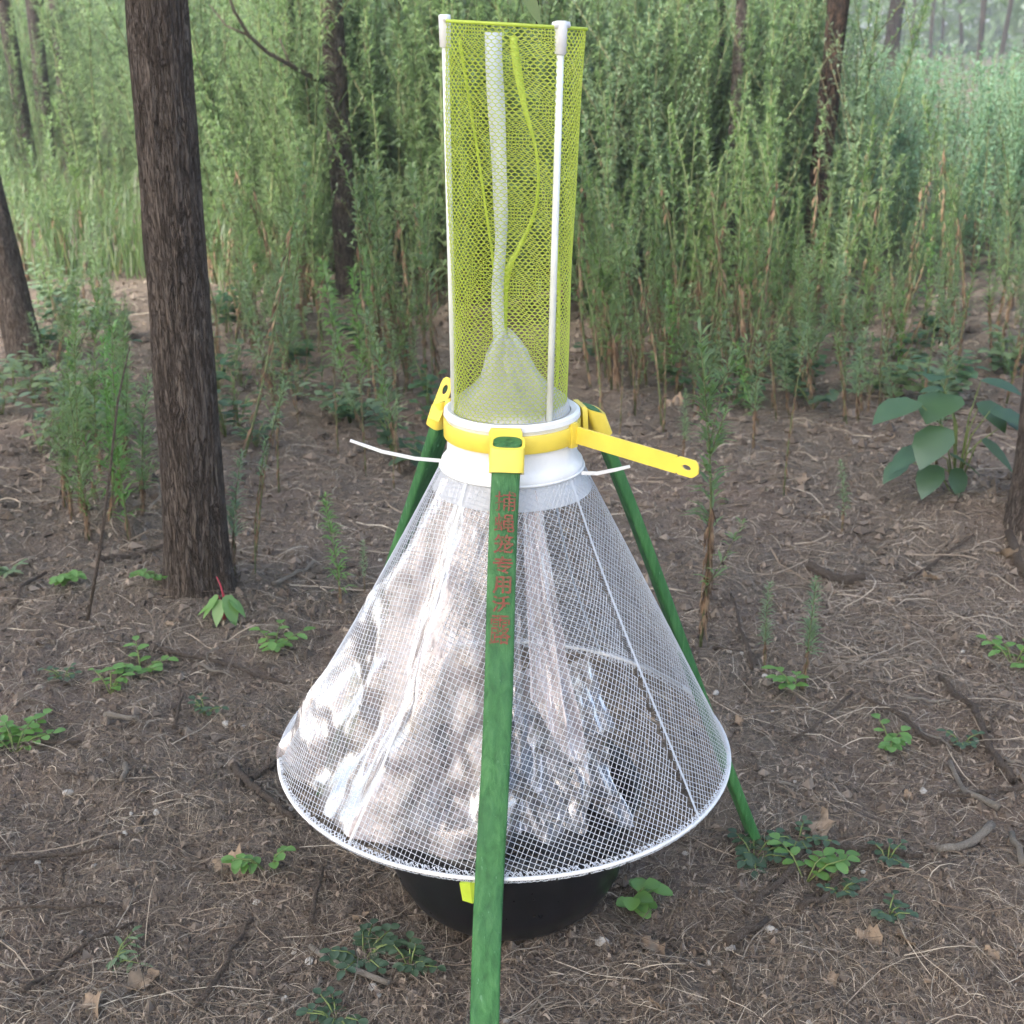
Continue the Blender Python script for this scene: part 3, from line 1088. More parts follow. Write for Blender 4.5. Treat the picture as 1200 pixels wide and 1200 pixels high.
tree('very thin stem beside the grey trunk in the weeds', ground_at(838, 320), (846, 0), 5.1, 7, M['bark_far'], 18, n=12, crown=False)
tree('grey-violet trunk at the back of the sunlit weeds', ground_at(1036, 150), (1055, 0), 14, 19, M['bark_far'], 9, n=24)
tree('flared trunk foot at the right edge of the photo', ground_at(1226, 632), (1262, 300), 2.35, 74, M['bark'], 10, seg=150, n=90, flare=.55, rough=.05, furrow=26, height=5)
tree('dark trunk hidden behind the top of the net tube', ground_at(642, 200), (644, 0), 9, 15, M['bark_far'], 11, n=20)
far_px = [(1090, 68, 1094, 0, 30, 5), (1104, 66, 1106, 0, 36, 4), (1128, 66, 1126, 0, 34, 5), (1148, 70, 1154, 0, 24, 7), (1172, 66, 1186, 0, 26, 6), (1196, 70, 1212, 20, 22, 9), (1068, 72, 1072, 0, 28, 4),
          (770, 78, 772, 0, 22, 9), (812, 80, 808, 0, 21, 7), (905, 76, 912, 0, 22, 8), (930, 74, 926, 0, 24, 6), (470, 76, 466, 0, 22, 8), (505, 80, 512, 0, 20, 7), (262, 78, 258, 0, 22, 9), (298, 76, 304, 0, 24, 6), (120, 80, 112, 0, 20, 9), (700, 76, 704, 0, 23, 7), (20, 76, 10, 0, 24, 9)]
for i, (bx, by, tx, ty, Y, wp) in enumerate(far_px):
    Yg = Y
    base = at(bx, by, Yg); base.z = 0
    tree('slender far trunk at the back of the wood', base, (tx, ty), Yg, wp, M['bark_far'], 30 + i, group='far trunks at the back of the wood', seg=14, n=10, height=7, crown=False, taper=.7)
# unseen trees added left of the view so their crowns shade the clearing
for i, (x, y) in enumerate([(-5.0, -2.4), (-3.7, -2.7), (-2.5, -2.4), (-4.9, -.9), (-3.5, -1.0), (-2.2, -1.1)]):
    rt_, _, _ = tree('unseen shade tree added outside the left of the view', Vector((x, y, 0)), (600, 0), y, 60, M['bark_far'], 60 + i, group='shade trees left of the view', seg=16, n=12, height=4.4, crown=True, taper=.6)

# ------------------------------------------------------------------ weeds
def weed_meshes(seed, h, nl, leaf_l, leaf_w, dry=.25, mats=('weed', 'stem', 'dry'), bush=0, lod=0, curve=.06, droop=.3):
    "upright leafy weed, returns (stem mesh, leaf mesh, withered leaf mesh)"
    rng = random.Random(seed)
    cx, cy_ = rng.uniform(-curve, curve), rng.uniform(-curve, curve)
    def ax(t): return Vector((cx * h * t * t + .012 * h * math.sin(5 * t + seed), cy_ * h * t * t, h * t))
    st, lf, dr = MB(), MB(), MB()
    axes = [(ax, 0, 1, 1.0)]
    st.tube([ax(t) for t in np.linspace(0, 1, 7)], [h * .0048 * (1 - .75 * t) + .0006 for t in np.linspace(0, 1, 7)], 4 if lod else 5)
    for b in range(bush):
        t0 = rng.uniform(.12, .8); an = rng.uniform(0, 6.283); l_ = h * rng.uniform(.18, .34)
        o_ = ax(t0); dv = Vector((math.cos(an) * .55, math.sin(an) * .55, .85)).normalized()
        def ax2(t, o_=o_, dv=dv, l_=l_): return o_ + dv * l_ * t + Vector((0, 0, .12 * l_ * t * t))
        st.tube([ax2(t) for t in (0, .5, 1)], [h * .002, h * .0015, .0005], 3)
        axes.append((ax2, 0, 1, .6))
    tot = nl
    for i in range(tot):
        k = 0 if (bush == 0 or rng.random() < .5) else rng.randrange(1, len(axes))
        f, t0, t1, sc = axes[k]
        t = rng.random() if k else dry + (1 - dry) * rng.random() ** .85
        p = f(t); an = rng.uniform(0, 6.283)
        el = rng.uniform(.15, .9) + .6 * max(0, t - .8) * 3
        d = Vector((math.cos(an), math.sin(an), el))
        s_ = (1.1 - .62 * t) * sc * rng.uniform(.6, 1.15)
        d.normalize()
        L_ = leaf_l * s_; w_ = leaf_w * (.5 + .5 * s_)
        side = d.cross(Vector((0, 0, 1))).normalized()
        tip = p + d * L_ - Vector((0, 0, droop * L_))
        mid = p + d * L_ * .5
        b = len(lf.v)
        if lod:
            lf.v += [tuple(p), tuple(mid + side * w_ * .6), tuple(tip), tuple(mid - side * w_ * .6)]
            lf.f.append((b, b + 1, b + 2, b + 3)); lf.m.append(0)
        else:
            up = side.cross(d) * w_ * .3
            q1 = p + d * L_ * .25
            lf.v += [tuple(p), tuple(q1 - side * w_ * .4), tuple(q1 + side * w_ * .4), tuple(mid - side * w_ * .5 + up), tuple(mid + side * w_ * .5 + up), tuple(tip)]
            lf.f += [(b, b + 2, b + 1), (b + 1, b + 2, b + 4, b + 3), (b + 3, b + 4, b + 5)]; lf.m += [0, 0, 0]
    nd = int(nl * dry * 1.1)
    for i in range(nd):
        t = rng.uniform(.06, dry + .08)
        p = ax(t); an = rng.uniform(0, 6.283)
        d = Vector((math.cos(an) * .28, math.sin(an) * .28, -1 + rng.uniform(-.2, .5))).normalized()
        leaf_quad(dr, p + Vector((math.cos(an), math.sin(an), 0)) * .003, d, leaf_w * rng.uniform(.4, .8), leaf_l * rng.uniform(.35, .7), Vector((math.cos(an), math.sin(an), .2)), fold=rng.uniform(-.4, .4))
    out = [st.mesh('stem', M[mats[1]]), lf.mesh('leaves', M[mats[0]])]
    out.append(dr.mesh('withered_leaves', M[mats[2]]) if nd else None)
    return out


def plant(name, ms, loc, rz, sc, label, cat, group=None, tilt=(0, 0)):
    root = empty(name, loc)
    root.rotation_euler = (tilt[0], tilt[1], rz)
    root.scale = (sc, sc, sc)
    tag(root, label, cat, group)
    for m_, nm in zip(ms, ('stem', 'leaves', 'withered_leaves')):
        if m_: link(nm, m_, root)
    return root


rng = random.Random(42)
# tall thicket kinds (unit height 1 m)
TALL = [weed_meshes(100 + i, 1.0, 900, .085, .0068, .05, ('weed', 'stem', 'dry'), bush=8, lod=0) for i in range(5)]
TALLB = [weed_meshes(120 + i, 1.0, 950, .065, .0085, .04, ('weed_blue', 'stem', 'dry'), bush=14, lod=0) for i in range(4)]
PALE = [weed_meshes(140 + i, 1.0, 900, .07, .010, .02, ('weed_sun_tint', 'stem', 'dry'), bush=16, lod=0) for i in range(4)]

placed = []
def free(x, y, d):
    for (a, b) in placed:
        if (a - x) ** 2 + (b - y) ** 2 < d * d: return False
    placed.append((x, y)); return True


def front_y(px):
    "photo row of the thicket's front foot line"
    return np.interp(px, [0, 60, 150, 240, 330, 420, 520, 680, 800, 900, 1000, 1100, 1200], [235, 225, 222, 318, 345, 356, 356, 362, 362, 352, 352, 345, 338])


def put_weed(px, py, fam, sc, label, grp):
    p = gp(px, py)
    return plant('tall_weed', rng.choice(fam), p, rng.uniform(0, 6.28), sc, label, 'weed', grp, (rng.gauss(0, .085), rng.gauss(0, .085)))


def REG(px):
    return ('left of the thick trunk' if px < 190 else 'between the thick trunk and the slim dark trunk' if px < 400 else 'between the slim dark trunk and the net tube' if px < 525 else
            'seen behind the net tube' if px < 690 else 'between the net tube and the grey trunk' if px < 860 else 'around the split-bark trunk' if px < 1000 else 'before the pale sunlit patch')


# individually built weeds: the front ranks of the thicket
cnt = 0
tries = 0
while cnt < 230 and tries < 9000:
    tries += 1
    px = rng.uniform(-40, 1240)
    if px < 210 and rng.random() < .3: continue
    fy = float(front_y(px))
    py = fy - abs(rng.gauss(0, 1)) * 46 + 10 + rng.gauss(0, 15)
    if py < 135: continue
    p = ground_at(px, py)
    if 925 < px < 975 and py > 300: continue
    if 838 < px < 878 and py > 325: continue
    if 322 < px < 350 and py > 312: continue
    if 376 < px < 436 and py > 338: continue
    if not free(p.x, p.y, .10): continue
    right = px > 985 + rng.gauss(0, 25)
    if right and py < 318:
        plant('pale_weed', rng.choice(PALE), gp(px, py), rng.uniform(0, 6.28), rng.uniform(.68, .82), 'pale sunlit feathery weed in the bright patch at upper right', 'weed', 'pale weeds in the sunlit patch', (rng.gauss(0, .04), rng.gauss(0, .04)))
    elif 690 < px < 1000 and rng.random() < .7:
        put_weed(px, py, TALLB, rng.uniform(.75, 1.25), 'blue-green bushy weed ' + REG(px), 'blue-green weeds ' + REG(px))
    else:
        s_ = rng.uniform(.7, 1.15) if px > 985 else rng.uniform(.85, 1.5)
        if px > 1000: s_ = rng.uniform(.22, .5)
        put_weed(px, py, TALL, s_, 'tall slender green weed ' + REG(px), 'tall green weeds ' + REG(px))
    cnt += 1


# the rest of the thicket as one mass
def mass(name, mats_fams, spots, label):
    "join copies of the plant meshes into one object with numpy"
    V, F3, F4, MI3, MI4 = [], [], [], [], []
    mats = []
    cache = {}
    off = 0
    loops, starts, totals, mi, vs = [], [], [], [], []
    ls = 0
    for (ms, loc, rz, sc) in spots:
        for me_ in ms:
            if me_ is None: continue
            key = me_.name
            if key not in cache:
                co = np.empty(len(me_.vertices) * 3); me_.vertices.foreach_get('co', co)
                li = np.empty(len(me_.loops), int); me_.loops.foreach_get('vertex_index', li)
                lt = np.empty(len(me_.polygons), int); me_.polygons.foreach_get('loop_total', lt)
                cache[key] = (co.reshape(-1, 3), li, lt, me_.materials[0])
            co, li, lt, mt = cache[key]
            if mt not in mats: mats.append(mt)
            c, s_ = math.cos(rz), math.sin(rz)
            x = (co[:, 0] * c - co[:, 1] * s_) * sc + loc[0]; y = (co[:, 0] * s_ + co[:, 1] * c) * sc + loc[1]; z = co[:, 2] * sc + loc[2]
            vs.append(np.stack([x, y, z], -1)); loops.append(li + off); off += len(co)
            totals.append(lt); mi.append(np.full(len(lt), mats.index(mt)))
    vs = np.concatenate(vs); loops = np.concatenate(loops); totals = np.concatenate(totals); mi = np.concatenate(mi)
    me_ = bpy.data.meshes.new(name)
    me_.vertices.add(len(vs)); me_.vertices.foreach_set('co', vs.ravel())
    me_.loops.add(len(loops)); me_.loops.foreach_set('vertex_index', loops)
    me_.polygons.add(len(totals))
    st = np.concatenate([[0], np.cumsum(totals)[:-1]])
    me_.polygons.foreach_set('loop_start', st)
    me_.polygons.foreach_set('material_index', mi)
    me_.update(calc_edges=True)
    for mt in mats: me_.materials.append(mt)
    o = link(name, me_)
    tag(o, label, 'weeds', kind='stuff')
    return o


TALLL = [weed_meshes(200 + i, 1.0, 380, .11, .0105, .03, ('weed', 'stem', 'dry'), bush=6, lod=1) for i in range(4)] + [weed_meshes(210 + i, 1.0, 380, .10, .0115, .03, ('weed_blue', 'stem', 'dry'), bush=8, lod=1) for i in range(3)]
PALEL = [weed_meshes(220 + i, 1.0, 230, .11, .016, .02, ('weed_sun_tint', 'stem', 'dry'), bush=12, lod=1) for i in range(3)]
spots, spots_p = [], []
for i in range(1500):
    px = rng.uniform(-120, 1320)
    fy = float(front_y(min(1200, max(0, px))))
    u = rng.random()
    Yf = ground_at(600, fy - 20).y
    Y = Yf + (rng.random() ** 1.6) * 16
    x = (px - 600) / FPX * (CP * Y + SP * EYE)
    loc = (x, Y, gz(x, Y))
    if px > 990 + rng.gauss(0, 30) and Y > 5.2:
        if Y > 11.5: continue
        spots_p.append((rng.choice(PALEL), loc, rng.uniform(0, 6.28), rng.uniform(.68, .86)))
    elif px > 975:
        spots.append((rng.choice(TALLL), loc, rng.uniform(0, 6.28), rng.uniform(.2, .5)))
    else:
        if px > 960 and Y > 9: continue
        spots.append((rng.choice(TALLL), loc, rng.uniform(0, 6.28), rng.uniform(.8, 1.5)))
mass('weed_thicket', None, spots, 'dense green weed thicket filling the wood behind the trap')
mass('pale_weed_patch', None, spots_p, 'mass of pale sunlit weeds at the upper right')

# grassy cover on the left behind the trunks and thin grass before the thicket
mb = MB()
for i in range(8000):
    if i < 6000: px, py = rng.uniform(-60, 330), 190 + 140 * rng.random() ** 1.3
    else:
        if rng.random() < .55: continue
        px = rng.uniform(240, 1260); py = float(front_y(min(1200, px))) + rng.gauss(-4, 22)
    p = ground_at(px, py)
    if float(n1(p.x * 2.3, p.y * 1.4)) < (-.35 if i < 6000 else .05): continue
    p.z = gz(p.x, p.y)
    h = rng.uniform(.06, .36) * (1 if i < 6000 else .6); a = rng.uniform(0, 6.283); d = Vector((math.cos(a), math.sin(a), 0)); sd = Vector((-d.y, d.x, 0)); w_ = rng.uniform(.0018, .004)
    b = len(mb.v)
    m1 = p + d * h * .15 + Vector((0, 0, h * .6)); tp = p + d * h * rng.uniform(.3, .7) + Vector((0, 0, h * rng.uniform(.7, 1)))
    mb.v += [tuple(p - sd * w_), tuple(p + sd * w_), tuple(m1 - sd * w_ * .8), tuple(m1 + sd * w_ * .8), tuple(tp)]
    mb.f += [(b, b + 1, b + 3, b + 2), (b + 2, b + 3, b + 4)]; mb.m += [0, 0]
tag(mb.build('grass', M['grass'], smooth=False), 'thin yellowish grass at the foot of the thicket', 'grass', kind='stuff')

# far wood: leafy mass and shrubs at the back
mb = MB()
for i in range(48000):
    a = rng.uniform(-.62, .62); Y = rng.uniform(17, 48) if i < 22000 else rng.uniform(32, 60) if i < 38000 else rng.uniform(58, 70)
    x = math.tan(a) * Y; z = rng.uniform(0, 1) ** .8 * (7 if i < 38000 else 10 * rng.random())
    if float(n2(x * .35, Y * .35 + z * .5)) + .35 * float(n3(x * 1.1, z * 1.1)) < (-.12 if i < 22000 else -.45 if i < 38000 else -9): continue
    if x / Y > .24 and z < 1.2 and Y < 32: continue
    leaf_quad(mb, Vector((x, Y, z)), rdir(rng, -.8, .3), rng.uniform(.10, .2) * (1 if i < 22000 else 2 if i < 38000 else 3.5), rng.uniform(.2, .42) * (1 if i < 22000 else 2 if i < 38000 else 3.5), Vector((0, 0, 1)), m=0 if rng.random() < .6 else 1)
fw = mb.build('far_woods', [M['crown'], M['crown_pale']], smooth=False)
tag(fw, 'far leafy wood closing the view behind the weeds', 'woods', kind='stuff')

# ------------------------------------------------------------------ middle-ground and near plants
SMALL = [weed_meshes(300 + i, 1.0, 150, .16, .017, .30, ('weed', 'stem', 'dry'), bush=0, droop=.2, curve=.1) for i in range(4)]
SMALLG = [weed_meshes(320 + i, 1.0, 130, .17, .020, .10, ('bright', 'stem', 'dry'), bush=0, droop=.25, curve=.12) for i in range(3)]
FEATHER = [weed_meshes(340 + i, 1.0, 340, .15, .014, .2, ('feather', 'stem', 'dry'), bush=7, droop=.1, curve=.16) for i in range(4)]
SLIM = [weed_meshes(380 + i, 1.0, 190, .085, .011, (.40, .3, .2, .35)[i], ('feather', 'stem', 'dry'), bush=(3, 1, 5, 0)[i], droop=.15, curve=.16) for i in range(4)]
DRYW = [weed_meshes(360 + i, 1.0, 60, .10, .016, .72, ('weed', 'stem', 'dry'), bush=0, curve=.08) for i in range(3)]


def px_h(px, py, top):
    "height in metres of an upright thing with its foot at (px, py) and its top at row top"
    p = ground_at(px, py)
    return at(px, top, p.y).z


def near_weed(px, py, topx, top, fam, label, name='weed', grp=None):
    p = gp(px, py)
    q = at(topx, top, p.y)
    h = q.z - p.z
    lean = math.atan2(q.x - p.x, h)
    return plant(name, rng.choice(fam), p, rng.uniform(0, 6.28), h, label, 'weed', grp, (0, lean))


near_weed(824, 748, 850, 385, [weed_meshes(395, 1.0, 330, .115, .0125, .40, ('feather', 'stem', 'dry'), bush=4, droop=.12, curve=.08)], 'tall weed with withered brown lower stem beside the yellow strap', 'tall_weed')
near_weed(276, 690, 250, 528, SMALL, 'small leafy weed against the right side of the thick trunk')
near_weed(398, 705, 386, 573, SMALLG, 'pale green weed just left of the mesh cone, taller one')
near_weed(428, 690, 418, 632, SMALL, 'short weed tucked against the left slope of the mesh cone')
near_weed(896, 774, 893, 684, SMALL, 'small wilting weed right of the cone, left of a pair')
near_weed(943, 792, 941, 668, SMALL, 'small upright weed right of the cone, right of a pair')
near_weed(918, 585, 920, 380, DRYW, 'slender weed with rusty lower stem in the right clearing')
near_weed(987, 622, 990, 540, SMALL, 'little drooping weed in the middle of the right clearing')
near_weed(727, 508, 733, 392, DRYW, 'rust-brown withered weed just right of the collar')
near_weed(428, 545, 428, 425, DRYW, 'rust-brown withered weed left of the collar, outer one')
near_weed(462, 560, 460, 462, DRYW, 'rust-brown withered weed left of the collar, inner one')
near_weed(712, 420, 712, 310, DRYW, 'tall withered weed behind the yellow green net')
near_weed(640, 455, 655, 330, SMALL, 'leafy weed half hidden behind the net tube foot')
for i, (bx, by, tx, ty) in enumerate([(75, 590, 70, 420), (98, 600, 78, 372), (112, 585, 110, 400), (130, 610, 135, 380), (140, 590, 160, 415), (150, 625, 152, 450), (90, 545, 95, 345), (120, 560, 128, 350), (105, 630, 100, 440), (165, 600, 172, 430), (135, 575, 118, 395), (85, 615, 55, 455), (150, 555, 148, 370)]):
    near_weed(bx, by, tx, ty, FEATHER + SMALLG[:1], 'feathery bright weed in the clump left of the thick trunk', 'feathery_weed', 'feathery weeds left of the thick trunk')
for i, (bx, by, tx, ty) in enumerate([(300, 690, 305, 505), (297, 655, 330, 430), (395, 520, 392, 385), (345, 480, 352, 360), (325, 470, 330, 355), (480, 430, 492, 330)]):
    near_weed(bx, by, tx, ty, DRYW, 'thin half-withered weed stalk between the left trunks', 'weed_stalk', 'weed stalks between the left trunks')
# scattered weeds in the clearing before the thicket
for i in range(95):
    px = rng.choice([rng.uniform(250, 520), rng.uniform(250, 520), rng.uniform(690, 1200), rng.uniform(690, 1200), rng.uniform(0, 150)])
    fy = float(front_y(px))
    py = fy + abs(rng.gauss(0, 1)) * 60
    if px < 150: py = rng.uniform(255, 330)
    if 380 < px < 434: continue
    p = gp(px, py)
    fam = rng.choice([SMALL, FEATHER, DRYW, DRYW, SMALL])
    plant('weed', rng.choice(fam), p, rng.uniform(0, 6.28), rng.uniform(.22, .62), 'scattered short weed at the thicket edge ' + REG(px), 'weed', 'short weeds at the thicket edge ' + REG(px), (rng.gauss(0, .09), rng.gauss(0, .09)))


# tall thin stalks that come forward to the trap on both sides
for i in range(150):
    px = rng.choice([rng.uniform(250, 520), rng.uniform(690, 1010), rng.uniform(690, 1200)])
    py = float(front_y(px)) + 10 + abs(rng.gauss(0, 1)) * (85 if px < 600 else 62)
    if py > 540 or 380 < px < 434: continue
    plant('weed_stalk', rng.choice(SLIM + SLIM + DRYW), gp(px, py), rng.uniform(0, 6.28), rng.uniform(.25, .75), 'thin tall weed stalk ' + REG(px), 'weed', 'thin stalks ' + REG(px), (rng.gauss(0, .12), rng.gauss(0, .12)))


for i in range(90):
    px = rng.choice([rng.uniform(255, 490), rng.uniform(700, 1080), rng.uniform(700, 1180)])
    py = rng.uniform(375, 500) + (rng.uniform(0, 90) if rng.random() < .35 else 0)
    if 380 < px < 434 and py > 345 and py < 380: continue
    plant('small_weed', rng.choice(SLIM + SMALL + DRYW[:1] + SMALLG[:1]), gp(px, py), rng.uniform(0, 6.28), rng.uniform(.16, .42), 'small thin weed on the open floor ' + REG(px), 'weed', 'small weeds on the open floor ' + REG(px), (rng.gauss(0, .14), rng.gauss(0, .14)))
for i in range(16):
    px, py = rng.uniform(58, 158), rng.uniform(310, 480)
    plant('weed', rng.choice(SMALL + FEATHER), gp(px, py), rng.uniform(0, 6.28), rng.uniform(.15, .36), 'short leafy weed between the far-left trunk and the thick trunk', 'weed', 'short weeds between the left trunks', (rng.gauss(0, .1), rng.gauss(0, .1)))


# broad-leaved plants
def broad_leaf(mb, p, d, ln, wd, m=0, cup=.12, seg=5, up=Vector((0, 0, 1))):
    "heart-shaped blade with a folded midrib"
    d = d.normalized(); s_ = d.cross(up)
    if s_.length < .05: s_ = Vector((1, 0, 0))
    s_.normalize(); n_ = s_.cross(d)
    b = len(mb.v)
    prof_ = [(0, .05), (.12, .62), (.35, 1.0), (.6, .86), (.82, .45), (1, .02)]
    for (t, w_) in prof_:
        c = p + d * ln * t - Vector((0, 0, 1)) * ln * .22 * t * t
        e = wd / 2 * w_
        mb.v += [tuple(c - s_ * e + n_ * e * cup - d * ln * (.06 if t < .2 and t > 0 else 0)), tuple(c), tuple(c + s_ * e + n_ * e * cup - d * ln * (.06 if t < .2 and t > 0 else 0))]
    for i in range(len(prof_) - 1):
        for k in (0, 1):
            mb.f.append((b + 3 * i + k, b + 3 * i + k + 1, b + 3 * i + k + 4, b + 3 * i + k + 3)); mb.m.append(m)


def broad_plant(name, loc, leaves, label, stem_r=.003, mat='broad', stem_mat='stem', cat='plant', group=None, fixed=None):
    root = empty(name, loc)
    tag(root, label, cat, group)
    st = MB()
    for (off, d, ln, wd) in leaves:
        off = Vector(off)
        st.tube([Vector((0, 0, -.01)), Vector((off.x * .35, off.y * .35, off.z * .7)), off], [stem_r, stem_r * .8, stem_r * .4], 5)
        mb = MB(); broad_leaf(mb, off, Vector(d), ln, wd)
        mb.build('leaf', M[mat], root)
    st.build('stem', M[stem_mat], root)
    return root


# big-leaved plant at right
bpos = gp(1118, 588)
LV = []
for (lx, ly, dy, dx_, dz, ln, wd) in [(1075, 470, .0, -.9, -.15, .095, .080), (1112, 462, .04, -.3, -.1, .09, .085), (1105, 500, -.03, -.35, -.35, .085, .075), (1150, 445, .05, .4, .0, .08, .05), (1160, 482, -.02, .9, -.2, .10, .09), (1150, 515, -.04, .7, -.5, .075, .06),
                                      (1085, 522, -.02, -.8, -.3, .085, .055), (1098, 545, -.03, -.4, -.6, .06, .055), (1150, 470, .04, .2, -.2, .07, .06), (1100, 440, .06, -.2, .1, .06, .05), (1180, 495, .0, .8, -.3, .085, .07), (1062, 540, .02, -.6, -.3, .06, .045), (1120, 548, -.02, .1, -.7, .05, .04)]:
    q_ = at(lx, ly, bpos.y + dy) - bpos
    LV.append((q_, (dx_, -.35, dz), ln * 1.1, wd * 1.15))
    if rng.random() < .3: LV.append((q_ + Vector((rng.gauss(0, .03), rng.uniform(.01, .06), rng.uniform(-.05, .02))), (dx_ + rng.gauss(0, .5), rng.uniform(-.5, .4), dz), ln * .95, wd))
broad_plant('broad_leaved_plant', bpos, LV, 'broad-leaved plant with large dark green heart-shaped leaves at right', .002, 'broad', 'pale_stem')
# wilted plant with red stem by the trunk foot
bpos = gp(264, 735)
broad_plant('red_stemmed_plant', bpos, [((-.006, -.004, .045), (-.7, -.4, -.8), .040, .024), ((.008, -.006, .046), (.4, -.5, -1.1), .046, .028), ((-.002, -.010, .040), (-.15, -.7, -1.0), .038, .022), ((.012, -.004, .040), (.8, -.3, -.7), .036, .02), ((-.012, .0, .03), (-.9, -.2, -.4), .034, .02)], 'wilted green plant with a red stem before the thick trunk', .0018, 'bright', 'red_stem')
mb = MB(); mb.tube([Vector((0, 0, 0)), Vector((.002, 0, .04)), Vector((-.002, 0, .062)), Vector((-.008, .004, .074))], [.002, .002, .0016, .0008], 6)
mb.build('stalk', M['red_stem'], bpy.data.objects['red_stemmed_plant'])


# low rosettes and seedlings
def seedling(name, px, py, nst, nleaf, ln, wd, spread, mat, label, group=None, h=.03):
    p = gp(px, py)
    root = empty(name, p); tag(root, label, 'seedling', group)
    st, lf = MB(), MB()
    for s_ in range(nst):
        a = rng.uniform(0, 6.283); e = rng.uniform(.4, 1.0)
        tip = Vector((math.cos(a) * spread * e, math.sin(a) * spread * e, h * rng.uniform(.6, 1.3)))
        st.tube([Vector((0, 0, -.004)), tip * .5 + Vector((0, 0, h * .25)), tip], [.0012, .001, .0006], 4)
        for k in range(nleaf):
            t = .3 + .7 * k / max(1, nleaf - 1)
            c = tip * t + Vector((0, 0, h * .5 * t * (1 - t)))
            sd = 1 if k % 2 else -1
            an = a + sd * (1.25 if k < nleaf - 1 else .1)
            round_leaf(lf, c, Vector((math.cos(an), math.sin(an), rng.uniform(-.1, .35))), wd * rng.uniform(.75, 1.1), ln * rng.uniform(.8, 1.2), rng.uniform(.05, .2))
    st.build('stem', M['pale_stem'], root); lf.build('leaves', M[mat], root)
    return root


SD = [(945, 1025, 3, 7, .016, .011, .055, 'bright', 'bright green pinnate seedling in the lower right litter'),
      (936, 978, 5, 6, .014, .010, .055, 'dim', 'dull green seedling just above the bright pinnate one at lower right'),
      (314, 1012, 2, 7, .014, .010, .040, 'bright', 'tiny round-leaved seedling left of the bowl'),
      (16, 878, 5, 7, .016, .011, .06, 'bright', 'bright seedling cut by the left edge'),
      (165, 785, 4, 5, .018, .012, .045, 'bright', 'bright seedling on bare soil below the thick trunk'),
      (197, 700, 4, 9, .014, .009, .06, 'bright', 'fern-like bright seedling at the left foot of the thick trunk'),
      (73, 693, 5, 5, .018, .012, .05, 'bright', 'small green seedling in the left litter before the feathery clump'),
      (322, 765, 4, 4, .018, .012, .05, 'bright', 'green seedling between the thick trunk and the cone'),
      (740, 1052, 3, 3, .022, .018, .03, 'bright', 'three-leaved green seedling at the right of the black bowl'),
      (885, 992, 7, 7, .017, .012, .06, 'dim', 'dark low seedling at the foot of the right rear leg'),
      (425, 1110, 8, 7, .016, .012, .055, 'dim', 'dark low ground cover left of the front leg'),
      (480, 1125, 6, 6, .014, .010, .045, 'dim', 'dark small seedling nearest the front leg on its left'),
      (395, 1190, 6, 6, .014, .010, .05, 'dim', 'dull seedling at the bottom edge left of the front leg'),
      (932, 802, 3, 4, .018, .012, .03, 'bright', 'tiny bright seedling below the pair of small weeds'),
      (1045, 862, 4, 4, .016, .012, .035, 'bright', 'bright little seedling in the right litter'),
      (1190, 768, 5, 5, .022, .012, .05, 'bright', 'green seedling at the right edge'),
      (1128, 865, 3, 5, .015, .010, .04, 'dim', 'curled pale-veined seedling near the bent stick'),
      (130, 1118, 4, 4, .020, .006, .05, 'weed', 'small grassy tuft in the lower left litter'),
      (240, 838, 4, 4, .014, .010, .035, 'dim', 'dull seedling left of the cone'),
      (12, 675, 6, 5, .03, .008, .06, 'weed', 'grassy tuft at the left edge'),
      (1040, 1010, 4, 4, .014, .010, .035, 'dim', 'dull seedling among twigs at lower right'),
      (985, 1045, 4, 5, .013, .009, .035, 'dim', 'small dull seedling right of the bright pinnate one'),
      (1040, 1075, 4, 5, .014, .010, .035, 'dim', 'faint green seedling low in the right corner litter'),
      (130, 812, 3, 4, .013, .009, .03, 'bright', 'tiny seedling left of the thick trunk foot'),
      (75, 800, 4, 4, .014, .010, .035, 'dim', 'dull seedling in the left litter')]
for s_ in SD:
    k = 1.1 if s_[7] == 'bright' else .8
    seedling('seedling', s_[0], s_[1], s_[2] + 1, s_[3], s_[4] * k, s_[5] * k * 1.1, s_[6] * k, s_[7], s_[8], h=.03 if s_[7] == 'bright' else .016)
# low broad-leaved ground plants farther back
for i in range(96):
    px = rng.choice([rng.uniform(0, 160), rng.uniform(250, 520), rng.uniform(690, 1190)])
    py = rng.uniform(372, 520) if px > 600 else rng.uniform(310, 540)
    if px > 690: py = rng.uniform(365, 480)
    seedling('low_plant', px, py, rng.randint(5, 9), rng.randint(4, 6), rng.uniform(.025, .045), rng.uniform(.018, .034), rng.uniform(.05, .11), rng.choice(['broad', 'dim', 'weed', 'weed_blue']), 'low leafy floor plant ' + REG(px), 'low floor plants ' + REG(px), h=rng.uniform(.05, .13))

# olive leaf on a twig hanging above the tube
p_t = at(629, 30, 1.32)
mb = MB()
tw = empty('hanging_twig', p_t)
tag(tw, 'olive leaf on a thin hanging twig above the net tube', 'twig')
mb.tube([Vector((0, 0, 0)), Vector((.001, 0, .012)), Vector((-.004, .01, .10)), Vector((-.03, .03, .6)), Vector((-.1, .1, 1.6))], [.0012, .0014, .0015, .002, .004], 6)
mb.build('stem', M['bark_far'], tw)
mb = MB(); broad_leaf(mb, Vector((-.020, -.002, .045)), Vector((.50, -.05, -.75)), .046, .015, up=Vector((.2, -1, .3))); mb.build('leaf', M['olive'], tw)

